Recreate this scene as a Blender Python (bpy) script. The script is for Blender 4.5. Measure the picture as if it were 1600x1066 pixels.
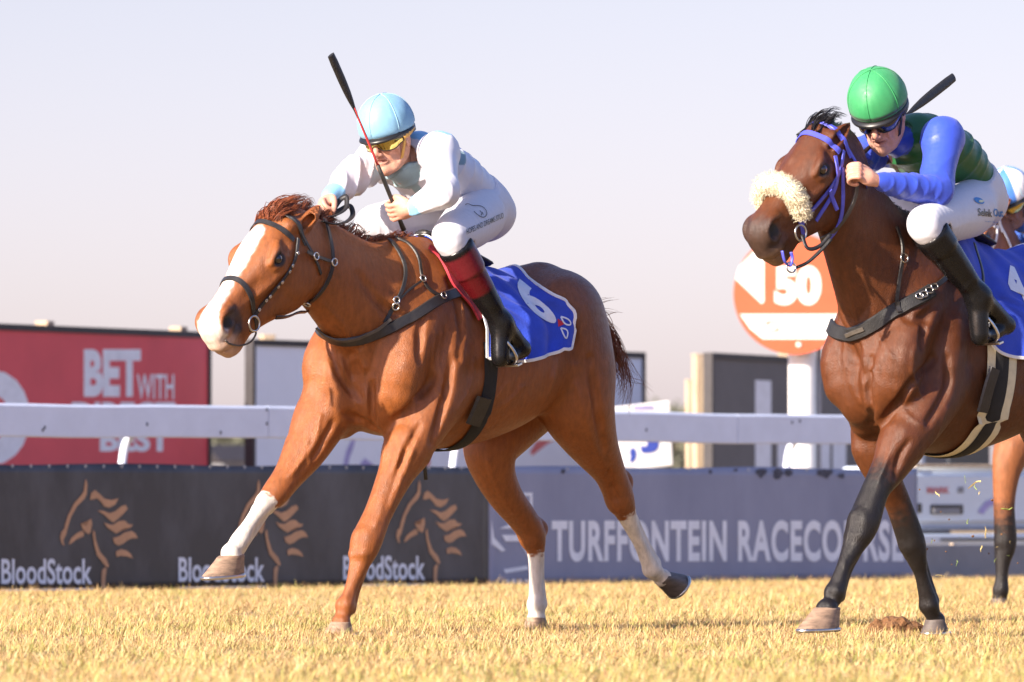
import bpy, bmesh, math, random
import numpy as np
from mathutils import Vector, Matrix
from mathutils.bvhtree import BVHTree
# ---------------------------------------------------------------- camera, sky, sun, exposure
scene = bpy.context.scene
for _o in list(bpy.data.objects): bpy.data.objects.remove(_o)
COL = scene.collection
FPX, CAMH, HORIZON = 11550.0, 0.54, 780.0          # focal length in photo pixels, eye height, horizon row
PITCH = math.atan((HORIZON - 533) / FPX)
cam_d = bpy.data.cameras.new('camera'); cam = bpy.data.objects.new('camera', cam_d); COL.objects.link(cam)
cam_d.sensor_width = 36; cam_d.lens = 36 * FPX / 1600; cam_d.clip_start = 1; cam_d.clip_end = 5000
cam.location = (0, 0, CAMH); cam.rotation_euler = (math.pi / 2 + PITCH, 0, 0)
cam_d.dof.use_dof = True; cam_d.dof.focus_distance = 29.6; cam_d.dof.aperture_fstop = 6.3
scene.camera = cam
SUN = Vector((-0.64, -0.645, 0.44)).normalized()     # towards the sun
world = bpy.data.worlds.new('World'); scene.world = world; world.use_nodes = True
wn = world.node_tree.nodes; wl = world.node_tree.links
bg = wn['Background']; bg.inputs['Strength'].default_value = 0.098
sky = wn.new('ShaderNodeTexSky'); sky.sky_type = 'NISHITA'; sky.sun_disc = False
sky.sun_elevation = math.asin(SUN.z); sky.sun_rotation = math.atan2(SUN.x, SUN.y)
sky.air_density = 0.76; sky.dust_density = 3.4; sky.ozone_density = 1.4; sky.altitude = 1500
# dusty lavender haze low down, upper sky brightened and blued to add fill light
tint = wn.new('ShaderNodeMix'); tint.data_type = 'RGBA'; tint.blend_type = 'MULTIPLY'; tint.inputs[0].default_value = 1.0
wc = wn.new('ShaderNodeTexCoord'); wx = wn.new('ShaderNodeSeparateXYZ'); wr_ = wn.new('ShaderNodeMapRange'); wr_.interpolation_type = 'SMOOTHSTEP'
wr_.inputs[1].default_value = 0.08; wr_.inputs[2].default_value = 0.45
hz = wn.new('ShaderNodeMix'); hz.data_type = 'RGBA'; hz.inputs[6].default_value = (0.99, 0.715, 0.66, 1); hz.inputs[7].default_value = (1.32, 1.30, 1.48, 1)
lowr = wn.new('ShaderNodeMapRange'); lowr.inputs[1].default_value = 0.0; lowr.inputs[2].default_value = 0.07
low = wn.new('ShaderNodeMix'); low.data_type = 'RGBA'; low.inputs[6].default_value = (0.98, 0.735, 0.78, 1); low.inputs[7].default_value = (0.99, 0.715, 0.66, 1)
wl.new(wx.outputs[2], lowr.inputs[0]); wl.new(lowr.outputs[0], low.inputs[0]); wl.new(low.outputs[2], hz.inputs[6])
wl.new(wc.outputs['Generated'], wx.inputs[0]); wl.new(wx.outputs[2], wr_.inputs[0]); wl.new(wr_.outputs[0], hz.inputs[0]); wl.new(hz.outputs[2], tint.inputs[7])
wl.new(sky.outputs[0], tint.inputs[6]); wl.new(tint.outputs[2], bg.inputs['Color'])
sun_d = bpy.data.lights.new('sun', 'SUN'); sun_d.energy = 5.0; sun_d.angle = math.radians(0.9); sun_d.color = (1.0, 0.87, 0.72)
sun = bpy.data.objects.new('sun', sun_d); COL.objects.link(sun)
sun.rotation_euler = (-SUN).to_track_quat('-Z', 'Y').to_euler()
vs = scene.view_settings; vs.view_transform = 'Standard'; vs.look = 'None'; vs.exposure = 1.25; vs.gamma = 1; vs.use_curve_mapping = False
scene.cycles.use_denoising = True; scene.cycles.max_bounces = 6

# ---------------------------------------------------------------- helpers
_c, _s = math.cos(PITCH), math.sin(PITCH)
CAM = np.array([0, 0, CAMH])
def ray(px, py):
    x = (px - 800) / FPX; y = -(py - 533) / FPX
    return np.array([x, _c - _s * y, _s + _c * y])
def at(px, py, depth):
    d = ray(px, py); return CAM + d * (depth / d[1])
class Frame:
    """a horse's own frame: X forward along its heading, Y to its left, Z up, origin on the turf under its withers"""
    def __init__(s, a, px, depth):
        a = math.radians(a)
        s.h = np.array([-math.cos(a), -math.sin(a), 0]); s.l = np.array([math.sin(a), -math.cos(a), 0])
        s.o = np.array([(px - 800) / FPX * depth, depth, 0]); s.rot = a + math.pi
    def P(s, px, py, lat):
        d = ray(px, py); t = (lat - np.dot(CAM - s.o, s.l)) / np.dot(d, s.l); p = CAM + t * d - s.o
        return np.array([np.dot(p, s.h), lat, p[2]])
    def loc(s, p):
        p = np.asarray(p) - s.o; return np.array([np.dot(p, s.h), np.dot(p, s.l), p[2]])
    def vec(s, d): return np.array([np.dot(d, s.h), np.dot(d, s.l), d[2]])
    def wor(s, p): return s.o + s.h * p[0] + s.l * p[1] + np.array([0, 0, p[2]])
    def hit(s, bvh, px, py, off=0.0):
        o = Vector(s.loc(CAM)); d = Vector(s.vec(ray(px, py))).normalized()
        q, n, i, t = bvh.ray_cast(o, d)
        if q is None:
            q, n, i, t = bvh.find_nearest(o + d * (s.o[1] + 0.0))
        return np.array(q) + np.array(n) * off, np.array(n)
def props(o, label=None, cat=None, group=None, kind=None):
    if label: o['label'] = label
    if cat: o['category'] = cat
    if group: o['group'] = group
    if kind: o['kind'] = kind
    return o
def empty(name, loc=(0, 0, 0), rz=0, label=None, cat=None, group=None):
    o = bpy.data.objects.new(name, None); o.empty_display_size = .1; COL.objects.link(o)
    o.location = loc; o.rotation_euler = (0, 0, rz)
    return props(o, label, cat, group)
def mesh_obj(name, v, f, m, parent=None, smooth=True, col=None):
    me = bpy.data.meshes.new(name)
    v = np.asarray(v, dtype=np.float32)
    if isinstance(f, np.ndarray):
        n, k = f.shape
        me.vertices.add(len(v)); me.vertices.foreach_set('co', v.ravel())
        me.loops.add(n * k); me.loops.foreach_set('vertex_index', f.astype(np.int32).ravel())
        me.polygons.add(n); me.polygons.foreach_set('loop_start', np.arange(0, n * k, k, dtype=np.int32))
        me.polygons.foreach_set('loop_total', np.full(n, k, dtype=np.int32)); me.update(calc_edges=True)
    else:
        me.from_pydata(v.tolist(), [], f); me.update()
    if smooth: me.polygons.foreach_set('use_smooth', np.ones(len(me.polygons), dtype=bool))
    if col is not None:
        a = me.color_attributes.new('Col', 'FLOAT_COLOR', 'POINT')
        c4 = np.ones((len(v), 4), dtype=np.float32); c4[:, :3] = col; a.data.foreach_set('color', c4.ravel())
    for mm in (m if isinstance(m, (list, tuple)) else [m]): me.materials.append(mm)
    o = bpy.data.objects.new(name, me); COL.objects.link(o)
    if parent: o.parent = parent
    return o
def bm_obj(name, bm, m, parent=None, smooth=False):
    me = bpy.data.meshes.new(name); bm.to_mesh(me); bm.free()
    for mm in (m if isinstance(m, (list, tuple)) else [m]): me.materials.append(mm)
    if smooth:
        for p in me.polygons: p.use_smooth = True
    o = bpy.data.objects.new(name, me); COL.objects.link(o)
    if parent: o.parent = parent
    return o
class MB:
    """collects boxes, tubes and ribbons into one mesh"""
    def __init__(s): s.v = []; s.f = []
    def add(s, v, f):
        b = len(s.v); s.v += [tuple(map(float, q)) for q in v]; s.f += [tuple(int(i) + b for i in q) for q in f]; return s
    def box(s, c, sx, sy, sz, ax=None):
        ax = ax or ((1, 0, 0), (0, 1, 0), (0, 0, 1)); A = [np.array(a) for a in ax]; c = np.array(c)
        v = [c + A[0] * sx / 2 * i + A[1] * sy / 2 * j + A[2] * sz / 2 * k for i in (-1, 1) for j in (-1, 1) for k in (-1, 1)]
        return s.add(v, [(0, 1, 3, 2), (4, 6, 7, 5), (0, 4, 5, 1), (2, 3, 7, 6), (0, 2, 6, 4), (1, 5, 7, 3)])
    def tube(s, pts, r, n=8, closed=False, flat=1.0, nrm=None):
        pts = [np.array(p, float) for p in pts]; N = len(pts); rs = r if hasattr(r, '__len__') else [r] * N
        v = []; prev = None
        for i, p in enumerate(pts):
            t = (pts[(i + 1) % N] - pts[i - 1]) if closed else (pts[min(i + 1, N - 1)] - pts[max(i - 1, 0)])
            t = t / (np.linalg.norm(t) + 1e-9)
            a = np.array(nrm[i] if nrm is not None else (prev if prev is not None else ((0, 0, 1) if abs(t[2]) < .9 else (1, 0, 0))), float)
            a = a - t * np.dot(a, t); a /= np.linalg.norm(a) + 1e-9; prev = a; b = np.cross(t, a)
            for k in range(n):
                w = 2 * math.pi * k / n; v.append(p + a * math.cos(w) * rs[i] * flat + b * math.sin(w) * rs[i])
        f = []
        for i in range(N if closed else N - 1):
            j = (i + 1) % N
            for k in range(n): f.append((i * n + k, i * n + (k + 1) % n, j * n + (k + 1) % n, j * n + k))
        if not closed: f += [tuple(range(n))[::-1], tuple((N - 1) * n + k for k in range(n))]
        return s.add(v, f)
    def strap(s, pts, nrm, w, th, closed=False):
        """flat strap: width across the surface, thickness along the normal"""
        pts = [np.array(p, float) for p in pts]; N = len(pts); v = []
        ws = w if hasattr(w, '__len__') else [w] * N
        for i, p in enumerate(pts):
            t = (pts[(i + 1) % N] - pts[i - 1]) if closed else (pts[min(i + 1, N - 1)] - pts[max(i - 1, 0)])
            t /= np.linalg.norm(t) + 1e-9; n = np.array(nrm[i], float); n -= t * np.dot(n, t); n /= np.linalg.norm(n) + 1e-9; b = np.cross(t, n)
            h = ws[i] / 2
            for (q, e) in ((-h, .15), (-h * .8, 1), (h * .8, 1), (h, .15), (h * .9, 0), (-h * .9, 0)): v.append(p + b * q + n * th * e)
        f = []; n = 6
        for i in range(N if closed else N - 1):
            j = (i + 1) % N
            for k in range(n): f.append((i * n + k, j * n + k, j * n + (k + 1) % n, i * n + (k + 1) % n))
        if not closed: f += [tuple(range(n)), tuple((N - 1) * n + k for k in range(n))[::-1]]
        return s.add(v, f)
    def torus(s, c, R, r, n1=20, n2=6, ax=(0, 1, 0), up=(0, 0, 1), sq=1.0):
        ax = np.array(ax, float); ax /= np.linalg.norm(ax); up = np.array(up, float); up -= ax * np.dot(up, ax); up /= np.linalg.norm(up); sd = np.cross(ax, up)
        pts = [np.array(c) + up * math.cos(t) * R + sd * math.sin(t) * R * sq for t in np.linspace(0, 2 * math.pi, n1, endpoint=False)]
        return s.tube(pts, r, n2, True)
    def build(s, name, m, parent=None, smooth=False, bevel=0, sharp=None):
        me = bpy.data.meshes.new(name); me.from_pydata(s.v, [], s.f); me.update()
        bm = bmesh.new(); bm.from_mesh(me); bmesh.ops.recalc_face_normals(bm, faces=bm.faces)
        if bevel: bmesh.ops.bevel(bm, geom=bm.edges[:], offset=bevel, segments=2, affect='EDGES', profile=.5)
        bm.to_mesh(me); bm.free(); me.materials.append(m)
        if smooth:
            for p in me.polygons: p.use_smooth = True
        o = bpy.data.objects.new(name, me); COL.objects.link(o)
        if parent: o.parent = parent
        if smooth and sharp:
            me.set_sharp_from_angle(angle=math.radians(sharp))
        return o
def spline(pts, n):
    """Catmull-Rom through rows of any width, n samples a span"""
    P = np.array(pts, float); out = []
    Q = np.vstack([2 * P[0] - P[1], P, 2 * P[-1] - P[-2]])
    for i in range(1, len(Q) - 2):
        for t in np.linspace(0, 1, n, endpoint=False):
            a, b, c, d = Q[i - 1], Q[i], Q[i + 1], Q[i + 2]
            out.append(.5 * ((2 * b) + (c - a) * t + (2 * a - 5 * b + 4 * c - d) * t * t + (3 * b - a - 3 * c + d) * t ** 3))
    out.append(P[-1]); return np.array(out)
# ---------------------------------------------------------------- materials
def nodes(name):
    m = bpy.data.materials.new(name); m.use_nodes = True
    return m, m.node_tree.nodes, m.node_tree.links, m.node_tree.nodes['Principled BSDF']
def mat(name, col, rough=.6, var=.12, scale=6, bump=0, bscale=60, metal=0, coat=0, sheen=0, spec=.5, attr=False, stretch=(1, 1, 1), col2=None, thr=None, trans=0):
    m, N, L, B = nodes(name)
    tc = N.new('ShaderNodeTexCoord'); mp = N.new('ShaderNodeMapping'); L.new(tc.outputs['Object'], mp.inputs[0]); mp.inputs['Scale'].default_value = stretch
    nz = N.new('ShaderNodeTexNoise'); nz.inputs['Scale'].default_value = scale; nz.inputs['Detail'].default_value = 6; nz.inputs['Roughness'].default_value = .6
    L.new(mp.outputs[0], nz.inputs['Vector'])
    mx = N.new('ShaderNodeMix'); mx.data_type = 'RGBA'
    c = np.array(col[:3]); 
    if attr:
        at_ = N.new('ShaderNodeVertexColor'); at_.layer_name = 'Col'
        mu = N.new('ShaderNodeMix'); mu.data_type = 'RGBA'; mu.blend_type = 'MULTIPLY'; mu.inputs[0].default_value = 1
        rp = N.new('ShaderNodeMapRange'); L.new(nz.outputs[0], rp.inputs[0]); rp.inputs[1].default_value = .25; rp.inputs[2].default_value = .75; rp.inputs[3].default_value = 1 - var; rp.inputs[4].default_value = 1 + var
        L.new(at_.outputs[0], mu.inputs[6]); L.new(rp.outputs[0], mu.inputs[7]); L.new(mu.outputs[2], B.inputs['Base Color'])
    else:
        lo = np.clip(c * (1 - var), 0, 1); hi = np.clip(c * (1 + var), 0, 1)
        if col2 is not None: lo, hi = np.array(col), np.array(col2)
        mx.inputs[6].default_value = (*lo, 1); mx.inputs[7].default_value = (*hi, 1)
        rp = N.new('ShaderNodeMapRange'); L.new(nz.outputs[0], rp.inputs[0]); a, b = thr or (.3, .7); rp.inputs[1].default_value = a; rp.inputs[2].default_value = b
        L.new(rp.outputs[0], mx.inputs[0]); L.new(mx.outputs[2], B.inputs['Base Color'])
    if attr:
        n3 = N.new('ShaderNodeTexNoise'); n3.inputs['Scale'].default_value = scale * 2.3; n3.inputs['Detail'].default_value = 5; L.new(mp.outputs[0], n3.inputs['Vector'])
        r3 = N.new('ShaderNodeMapRange'); L.new(n3.outputs[0], r3.inputs[0]); r3.inputs[1].default_value = .3; r3.inputs[2].default_value = .7; r3.inputs[3].default_value = rough * .8; r3.inputs[4].default_value = min(1, rough * 1.35); L.new(r3.outputs[0], B.inputs['Roughness'])
    B.inputs['Roughness'].default_value = rough; B.inputs['Metallic'].default_value = metal
    B.inputs['Coat Weight'].default_value = coat; B.inputs['Coat Roughness'].default_value = .15
    B.inputs['Sheen Weight'].default_value = sheen; B.inputs['Specular IOR Level'].default_value = spec
    if trans: B.inputs['Transmission Weight'].default_value = trans
    if bump:
        n2 = N.new('ShaderNodeTexNoise'); n2.inputs['Scale'].default_value = bscale; n2.inputs['Detail'].default_value = 4; L.new(mp.outputs[0], n2.inputs['Vector'])
        bp = N.new('ShaderNodeBump'); bp.inputs['Strength'].default_value = bump; bp.inputs['Distance'].default_value = .01
        L.new(n2.outputs[0], bp.inputs['Height']); L.new(bp.outputs[0], B.inputs['Normal'])
    return m
M = {}
# ---------------------------------------------------------------- signed-distance modelling
class Field:
    def __init__(s, lo, hi, vox):
        s.lo = np.array(lo, float); s.vox = vox; s.n = (np.ceil((np.array(hi) - s.lo) / vox).astype(int) + 1)
        s.D = np.full(s.n, 1.0, dtype=np.float32)
        s.ax = [(s.lo[i] + np.arange(s.n[i]) * vox).astype(np.float32) for i in range(3)]
    def box(s, lo, hi, m):
        i0 = np.clip(np.floor((np.array(lo) - m - s.lo) / s.vox).astype(int), 0, s.n); i1 = np.clip(np.ceil((np.array(hi) + m - s.lo) / s.vox).astype(int) + 1, 0, s.n)
        sl = tuple(slice(a, b) for a, b in zip(i0, i1))
        if any(a >= b for a, b in zip(i0, i1)): return None, None
        return sl, (s.ax[0][sl[0]][:, None, None], s.ax[1][sl[1]][None, :, None], s.ax[2][sl[2]][None, None, :])
    def put(s, sl, d, k, sub=False):
        a = s.D[sl]
        if sub:
            d = -d; h = np.clip(.5 - .5 * (d - a) / k, 0, 1) if k else (a > d)
            # smooth max
            s.D[sl] = (d * (1 - h) + a * h + k * h * (1 - h)) if k else np.maximum(a, d)
        elif k:
            h = np.clip(.5 + .5 * (d - a) / k, 0, 1); s.D[sl] = d * (1 - h) + a * h - k * h * (1 - h)
        else: s.D[sl] = np.minimum(a, d)
    def cone_d(s, X, Y, Z, a, b, ra, rb, sq):
        ax, ay, az = a; d = np.array(b) - np.array(a); dx, dy, dz = d
        x = X - ax; z = Z - az
        y = Y - ay
        L2 = dx * dx + dy * dy + dz * dz + 1e-12
        t = np.clip((x * dx + y * dy + z * dz) / L2, 0, 1)
        ex = x - t * dx; ey = (y - t * dy) / sq; ez = z - t * dz
        return (np.sqrt(ex * ex + ey * ey + ez * ez) - (ra + (rb - ra) * t)) * min(sq, 1.0) ** .5
    def cone(s, a, b, ra, rb, k=.02, sq=1.0, sub=False):
        a = np.array(a, float); b = np.array(b, float); e = np.array([1, max(sq, 1), 1])
        sl, g = s.box(np.minimum(a - ra * e, b - rb * e), np.maximum(a + ra * e, b + rb * e), k + 3 * s.vox)
        if sl is None: return
        s.put(sl, s.cone_d(*g, a, b, ra, rb, sq), k, sub)
    def chain(s, pts, k=.02, sq=1.0, n=4, sub=False):
        """pts rows (x,y,z,r) or (x,y,z,r,sq): a smooth tube, unioned as one piece"""
        pts = np.array(pts, float)
        if pts.shape[1] == 4: pts = np.hstack([pts, np.full((len(pts), 1), sq)])
        q = spline(pts, n)
        lo = (q[:, :3] - q[:, 3:4] * np.maximum(q[:, 4:5], 1)).min(0); hi = (q[:, :3] + q[:, 3:4] * np.maximum(q[:, 4:5], 1)).max(0)
        m = k + 3 * s.vox
        sl, g = s.box(lo, hi, m)
        if sl is None: return
        tmp = np.full(s.D[sl].shape, 1.0, dtype=np.float32); off = [x.start for x in sl]
        for i in range(len(q) - 1):
            a, b = q[i], q[i + 1]; e = max(1, a[4]); e2 = max(1, b[4])
            s2, g2 = s.box(np.minimum(a[:3] - a[3] * e, b[:3] - b[3] * e2), np.maximum(a[:3] + a[3] * e, b[:3] + b[3] * e2), m)
            if s2 is None: continue
            s3 = tuple(slice(x.start - o, x.stop - o) for x, o in zip(s2, off))
            d = s.cone_d(*g2, a[:3], b[:3], a[3], b[3], (a[4] + b[4]) / 2)
            tmp[s3] = np.minimum(tmp[s3], d)
        s.put(sl, tmp, k, sub)
    def ell(s, c, r, k=.03, pitch=0, yaw=0, roll=0, sub=False):
        c = np.array(c, float); r = np.array(r, float); R = max(r)
        sl, g = s.box(c - R, c + R, k + 3 * s.vox)
        if sl is None: return
        M = np.array(Matrix.Rotation(yaw, 3, 'Z') @ Matrix.Rotation(pitch, 3, 'Y') @ Matrix.Rotation(roll, 3, 'X')).T
        x, y, z = g[0] - c[0], g[1] - c[1], g[2] - c[2]
        q = [(M[i, 0] * x + M[i, 1] * y + M[i, 2] * z) / r[i] for i in range(3)]
        k0 = np.sqrt(q[0] ** 2 + q[1] ** 2 + q[2] ** 2) + 1e-6
        k1 = np.sqrt((q[0] / r[0]) ** 2 + (q[1] / r[1]) ** 2 + (q[2] / r[2]) ** 2) + 1e-6
        s.put(sl, (k0 * (k0 - 1) / k1).astype(np.float32), k, sub)
    def func(s, lo, hi, fn, k=.02, sub=False):
        sl, g = s.box(lo, hi, k + 3 * s.vox)
        if sl is not None: s.put(sl, fn(*g).astype(np.float32), k, sub)
    def march(s, fr, px, py):
        o = fr.loc(CAM); d = fr.vec(ray(px, py)); d = d / np.linalg.norm(d)
        t = np.arange(fr.o[1] - 2.2, fr.o[1] + 2.2, s.vox * .5); p = o + t[:, None] * d
        i = np.round((p - s.lo) / s.vox).astype(int); ok = ((i >= 1) & (i < s.n - 1)).all(1); i = np.clip(i, 1, s.n - 2)
        D = np.where(ok, s.D[i[:, 0], i[:, 1], i[:, 2]], 1.0); w = np.where(D < 0)[0]
        if not len(w): w = [int(D.argmin())]
        j = i[w[0]]; g = np.array([s.D[j[0] + 1, j[1], j[2]] - s.D[j[0] - 1, j[1], j[2]], s.D[j[0], j[1] + 1, j[2]] - s.D[j[0], j[1] - 1, j[2]], s.D[j[0], j[1], j[2] + 1] - s.D[j[0], j[1], j[2] - 1]])
        return p[w[0]], g / (np.linalg.norm(g) + 1e-9)
    def line_px(s, fr, pts, r=.025, amt=.006, k=.012, sub=True, n=5):
        '''a groove (sub) or a ridge drawn on the surface as the camera sees it'''
        pts = spline(pts, 3); rows = []
        for i, (px, py) in enumerate(pts):
            p, nn = s.march(fr, px, py); e = math.sin(math.pi * (i + .6) / (len(pts) + .2)) ** .6
            rows.append((*(p + nn * (r - amt * e) * (1 if sub else -1)), r))
        s.chain(rows, k, n=2, sub=sub)
    def mesh(s, smooth=2, lam=.5):
        D = s.D; ins = D < 0
        c = ins[:-1, :-1, :-1].astype(np.int8)
        cnt = np.zeros(np.array(D.shape) - 1, dtype=np.int8)
        for i in (0, 1):
            for j in (0, 1):
                for k in (0, 1): cnt += ins[i:D.shape[0] - 1 + i, j:D.shape[1] - 1 + j, k:D.shape[2] - 1 + k]
        act = (cnt > 0) & (cnt < 8); idx = np.argwhere(act)
        vid = np.full(act.shape, -1, dtype=np.int32); vid[act] = np.arange(len(idx))
        acc = np.zeros((len(idx), 3)); num = np.zeros(len(idx))
        cor = [(i, j, k) for i in (0, 1) for j in (0, 1) for k in (0, 1)]
        for a in cor:
            for axx in range(3):
                if a[axx]: continue
                b = list(a); b[axx] = 1
                da = D[idx[:, 0] + a[0], idx[:, 1] + a[1], idx[:, 2] + a[2]]; db = D[idx[:, 0] + b[0], idx[:, 1] + b[1], idx[:, 2] + b[2]]
                w = (da < 0) != (db < 0); t = np.where(w, da / np.where(w, da - db, 1), 0)
                p = np.tile(np.array(a, float), (len(idx), 1)); p[:, axx] = t
                acc[w] += p[w]; num[w] += 1
        v = s.lo + (idx + acc / num[:, None]) * s.vox
        faces = []
        for axx in range(3):
            o1, o2 = [(1, 2), (2, 0), (0, 1)][axx]
            sl0 = [slice(None)] * 3; sl1 = [slice(None)] * 3; sl0[axx] = slice(0, -1); sl1[axx] = slice(1, None)
            A = ins[tuple(sl0)]; Bq = ins[tuple(sl1)]; e = np.argwhere(A != Bq)
            e = e[(e[:, o1] > 0) & (e[:, o2] > 0) & (e[:, o1] < D.shape[o1] - 1) & (e[:, o2] < D.shape[o2] - 1)]
            fl = A[e[:, 0], e[:, 1], e[:, 2]]
            q = []
            for (d1, d2) in ((0, 0), (-1, 0), (-1, -1), (0, -1)):
                c = e.copy(); c[:, o1] += d1; c[:, o2] += d2; q.append(vid[c[:, 0], c[:, 1], c[:, 2]])
            q = np.stack(q, 1); q[~fl] = q[~fl][:, ::-1]; faces.append(q)
        f = np.vstack(faces); f = f[(f >= 0).all(1)]
        if smooth:
            e = np.vstack([f[:, [0, 1]], f[:, [1, 2]], f[:, [2, 3]], f[:, [3, 0]]])
            deg = np.bincount(e.ravel(), minlength=len(v)).astype(float) + 1e-9
            for it in range(smooth * 2):
                l = lam if it % 2 == 0 else -lam * 1.04 * .6
                av = np.stack([np.bincount(e[:, 0], v[e[:, 1], i], len(v)) + np.bincount(e[:, 1], v[e[:, 0], i], len(v)) for i in range(3)], 1) / deg[:, None]
                v = v + l * (av - v)
        return v, f
def field_at(fl, pts):
    """nearest-voxel lookup of a field at points"""
    i = np.clip(np.round((pts - fl.lo) / fl.vox).astype(int), 0, fl.n - 1); return fl.D[i[:, 0], i[:, 1], i[:, 2]]
def vnoise(p, seed=0, scale=1.0):
    """cheap smooth 3-D noise in -1..1"""
    rng = np.random.default_rng(seed); out = np.zeros(len(p))
    for i in range(7):
        k = rng.normal(size=3); k /= np.linalg.norm(k); out += np.sin((p @ k) * scale * rng.uniform(.6, 1.8) + rng.uniform(0, 6.28))
    return out / 4.0
def sstep(a, b, x): t = np.clip((x - a) / (b - a), 0, 1); return t * t * (3 - 2 * t)
def text_mesh(body, size=1.0, bold=0.0, sub=0, cx=1.0, space=1.0):
    cu = bpy.data.curves.new('t', 'FONT'); cu.body = body; cu.size = size; cu.offset = bold; cu.space_character = space; cu.align_x = 'CENTER'; cu.align_y = 'CENTER'; cu.resolution_u = 5
    o = bpy.data.objects.new('t', cu); COL.objects.link(o); dg = bpy.context.evaluated_depsgraph_get(); me = bpy.data.meshes.new_from_object(o.evaluated_get(dg))
    bm = bmesh.new(); bm.from_mesh(me); bmesh.ops.triangulate(bm, faces=bm.faces)
    for _ in range(sub): bmesh.ops.subdivide_edges(bm, edges=[e for e in bm.edges if e.calc_length() > .12 * size], cuts=1); bmesh.ops.triangulate(bm, faces=bm.faces)
    v = np.array([q.co[:2] for q in bm.verts]) if len(bm.verts) else np.zeros((0, 2)); bm.verts.index_update(); f = [[q.index for q in fc.verts] for fc in bm.faces]
    bm.free(); bpy.data.meshes.remove(me); bpy.data.objects.remove(o); bpy.data.curves.remove(cu); v[:, 0] *= cx
    return v, f
def poly_fill(pts, sub=1):
    bm = bmesh.new(); vs_ = [bm.verts.new((x, y, 0)) for x, y in pts]; bm.faces.new(vs_); bmesh.ops.triangulate(bm, faces=bm.faces)
    for _ in range(sub): bmesh.ops.subdivide_edges(bm, edges=bm.edges[:], cuts=1); bmesh.ops.triangulate(bm, faces=bm.faces)
    bm.verts.index_update(); v = np.array([q.co[:2] for q in bm.verts]); f = [[q.index for q in fc.verts] for fc in bm.faces]; bm.free(); return v, f
# ---------------------------------------------------------------- the setting
def plane_hit(pl, px, py, off=0.0):
    """point of a standing board's face that the pixel looks at; pl = (point on it, unit normal to the viewer)"""
    d = ray(px, py); t = np.dot(pl[0] + pl[1] * off - CAM, pl[1]) / np.dot(d, pl[1]); return CAM + d * t
def board_plane(px, depth, yaw):
    a = math.radians(yaw); o = np.array([(px - 800) / FPX * depth, depth, 0]); return (o, np.array([math.sin(a), -math.cos(a), 0])), np.array([math.cos(a), math.sin(a), 0])
def print_px(name, pl, vf, m, parent, off=.006, box=None, shift=None):
    v, f = vf; v = np.array(v, float)
    if box is not None:
        lo, hi = v.min(0), v.max(0); n = (v - lo) / (hi - lo); v = np.stack([box[0] + n[:, 0] * (box[2] - box[0]), box[3] + n[:, 1] * (box[1] - box[3])], 1)
    p = np.array([plane_hit(pl, x, y, off) for x, y in v])
    if shift is not None: p = p + shift
    return mesh_obj(name, p, f, m, parent, smooth=False)
M['steel'] = mat('steel', (.62, .60, .57), .28, .1, 30, metal=1)
M['turf'] = mat('dry_turf', (.17, .11, .05), .95, .3, 3, .6, 30, col2=(.30, .21, .09), thr=(.35, .65))
M['grass'] = mat('dry_grass', (.5, .4, .15), .75, .05, 10, attr=True, spec=.2)
M['rail_white'] = mat('white_painted_rail', (.72, .78, .92), .45, .05, 5, .05, 40)
M['vinyl_black'] = mat('black_vinyl_banner', (.046, .043, .048), .40, .35, 2.2, .10, 9, col2=(.11, .11, .125), stretch=(1, 1, .5), thr=(.45, .8))
M['vinyl_blue'] = mat('slate_blue_vinyl_banner', (.22, .24, .345), .5, .2, 2.0, .10, 9, col2=(.30, .32, .44), stretch=(1, 1, .5))
M['vinyl_white'] = mat('white_vinyl_print', (.82, .85, .92), .55, .08, 9)
M['vinyl_bronze'] = mat('bronze_vinyl_print', (.55, .30, .16), .5, .12, 9)
M['dirt'] = mat('dried_mud', (.075, .08, .11), .9, .4, 30)
M['board_red'] = mat('red_billboard', (.72, .085, .105), .6, .08, 2)
M['board_pale'] = mat('pale_billboard', (.78, .83, .93), .6, .04, 2)
M['board_grey'] = mat('grey_billboard', (.115, .108, .112), .6, .12, 3)
M['frame_dark'] = mat('dark_steel_frame', (.03, .026, .03), .6, .2, 10)
M['timber'] = mat('pale_timber_post', (.46, .36, .25), .8, .25, 8, .3, 40, stretch=(3, 3, .4))
M['paint_white'] = mat('white_paint', (.78, .78, .77), .5, .05, 6)
M['sign_orange'] = mat('orange_reflective', (.62, .125, .055), .5, .05, 6)
M['sign_pale'] = mat('sign_white', (.80, .78, .74), .5, .04, 6)
M['ink_blue'] = mat('blue_ink', (.04, .07, .36), .6, .1, 6)
M['ink_violet'] = mat('violet_ink', (.36, .33, .62), .6, .1, 6)
M['ink_red'] = mat('pale_red_ink', (.62, .16, .16), .6, .1, 6)
M['car_white'] = mat('car_paint_white', (.62, .72, .84), .25, .03, 3, coat=.6)
M['car_trim'] = mat('car_trim_grey', (.22, .23, .26), .5, .1, 6)
M['car_dark'] = mat('car_glass_dark', (.03, .034, .04), .15, .1, 6)
M['soil'] = mat('brown_clod', (.16, .075, .030), .95, .4, 40, .9, 120)
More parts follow.
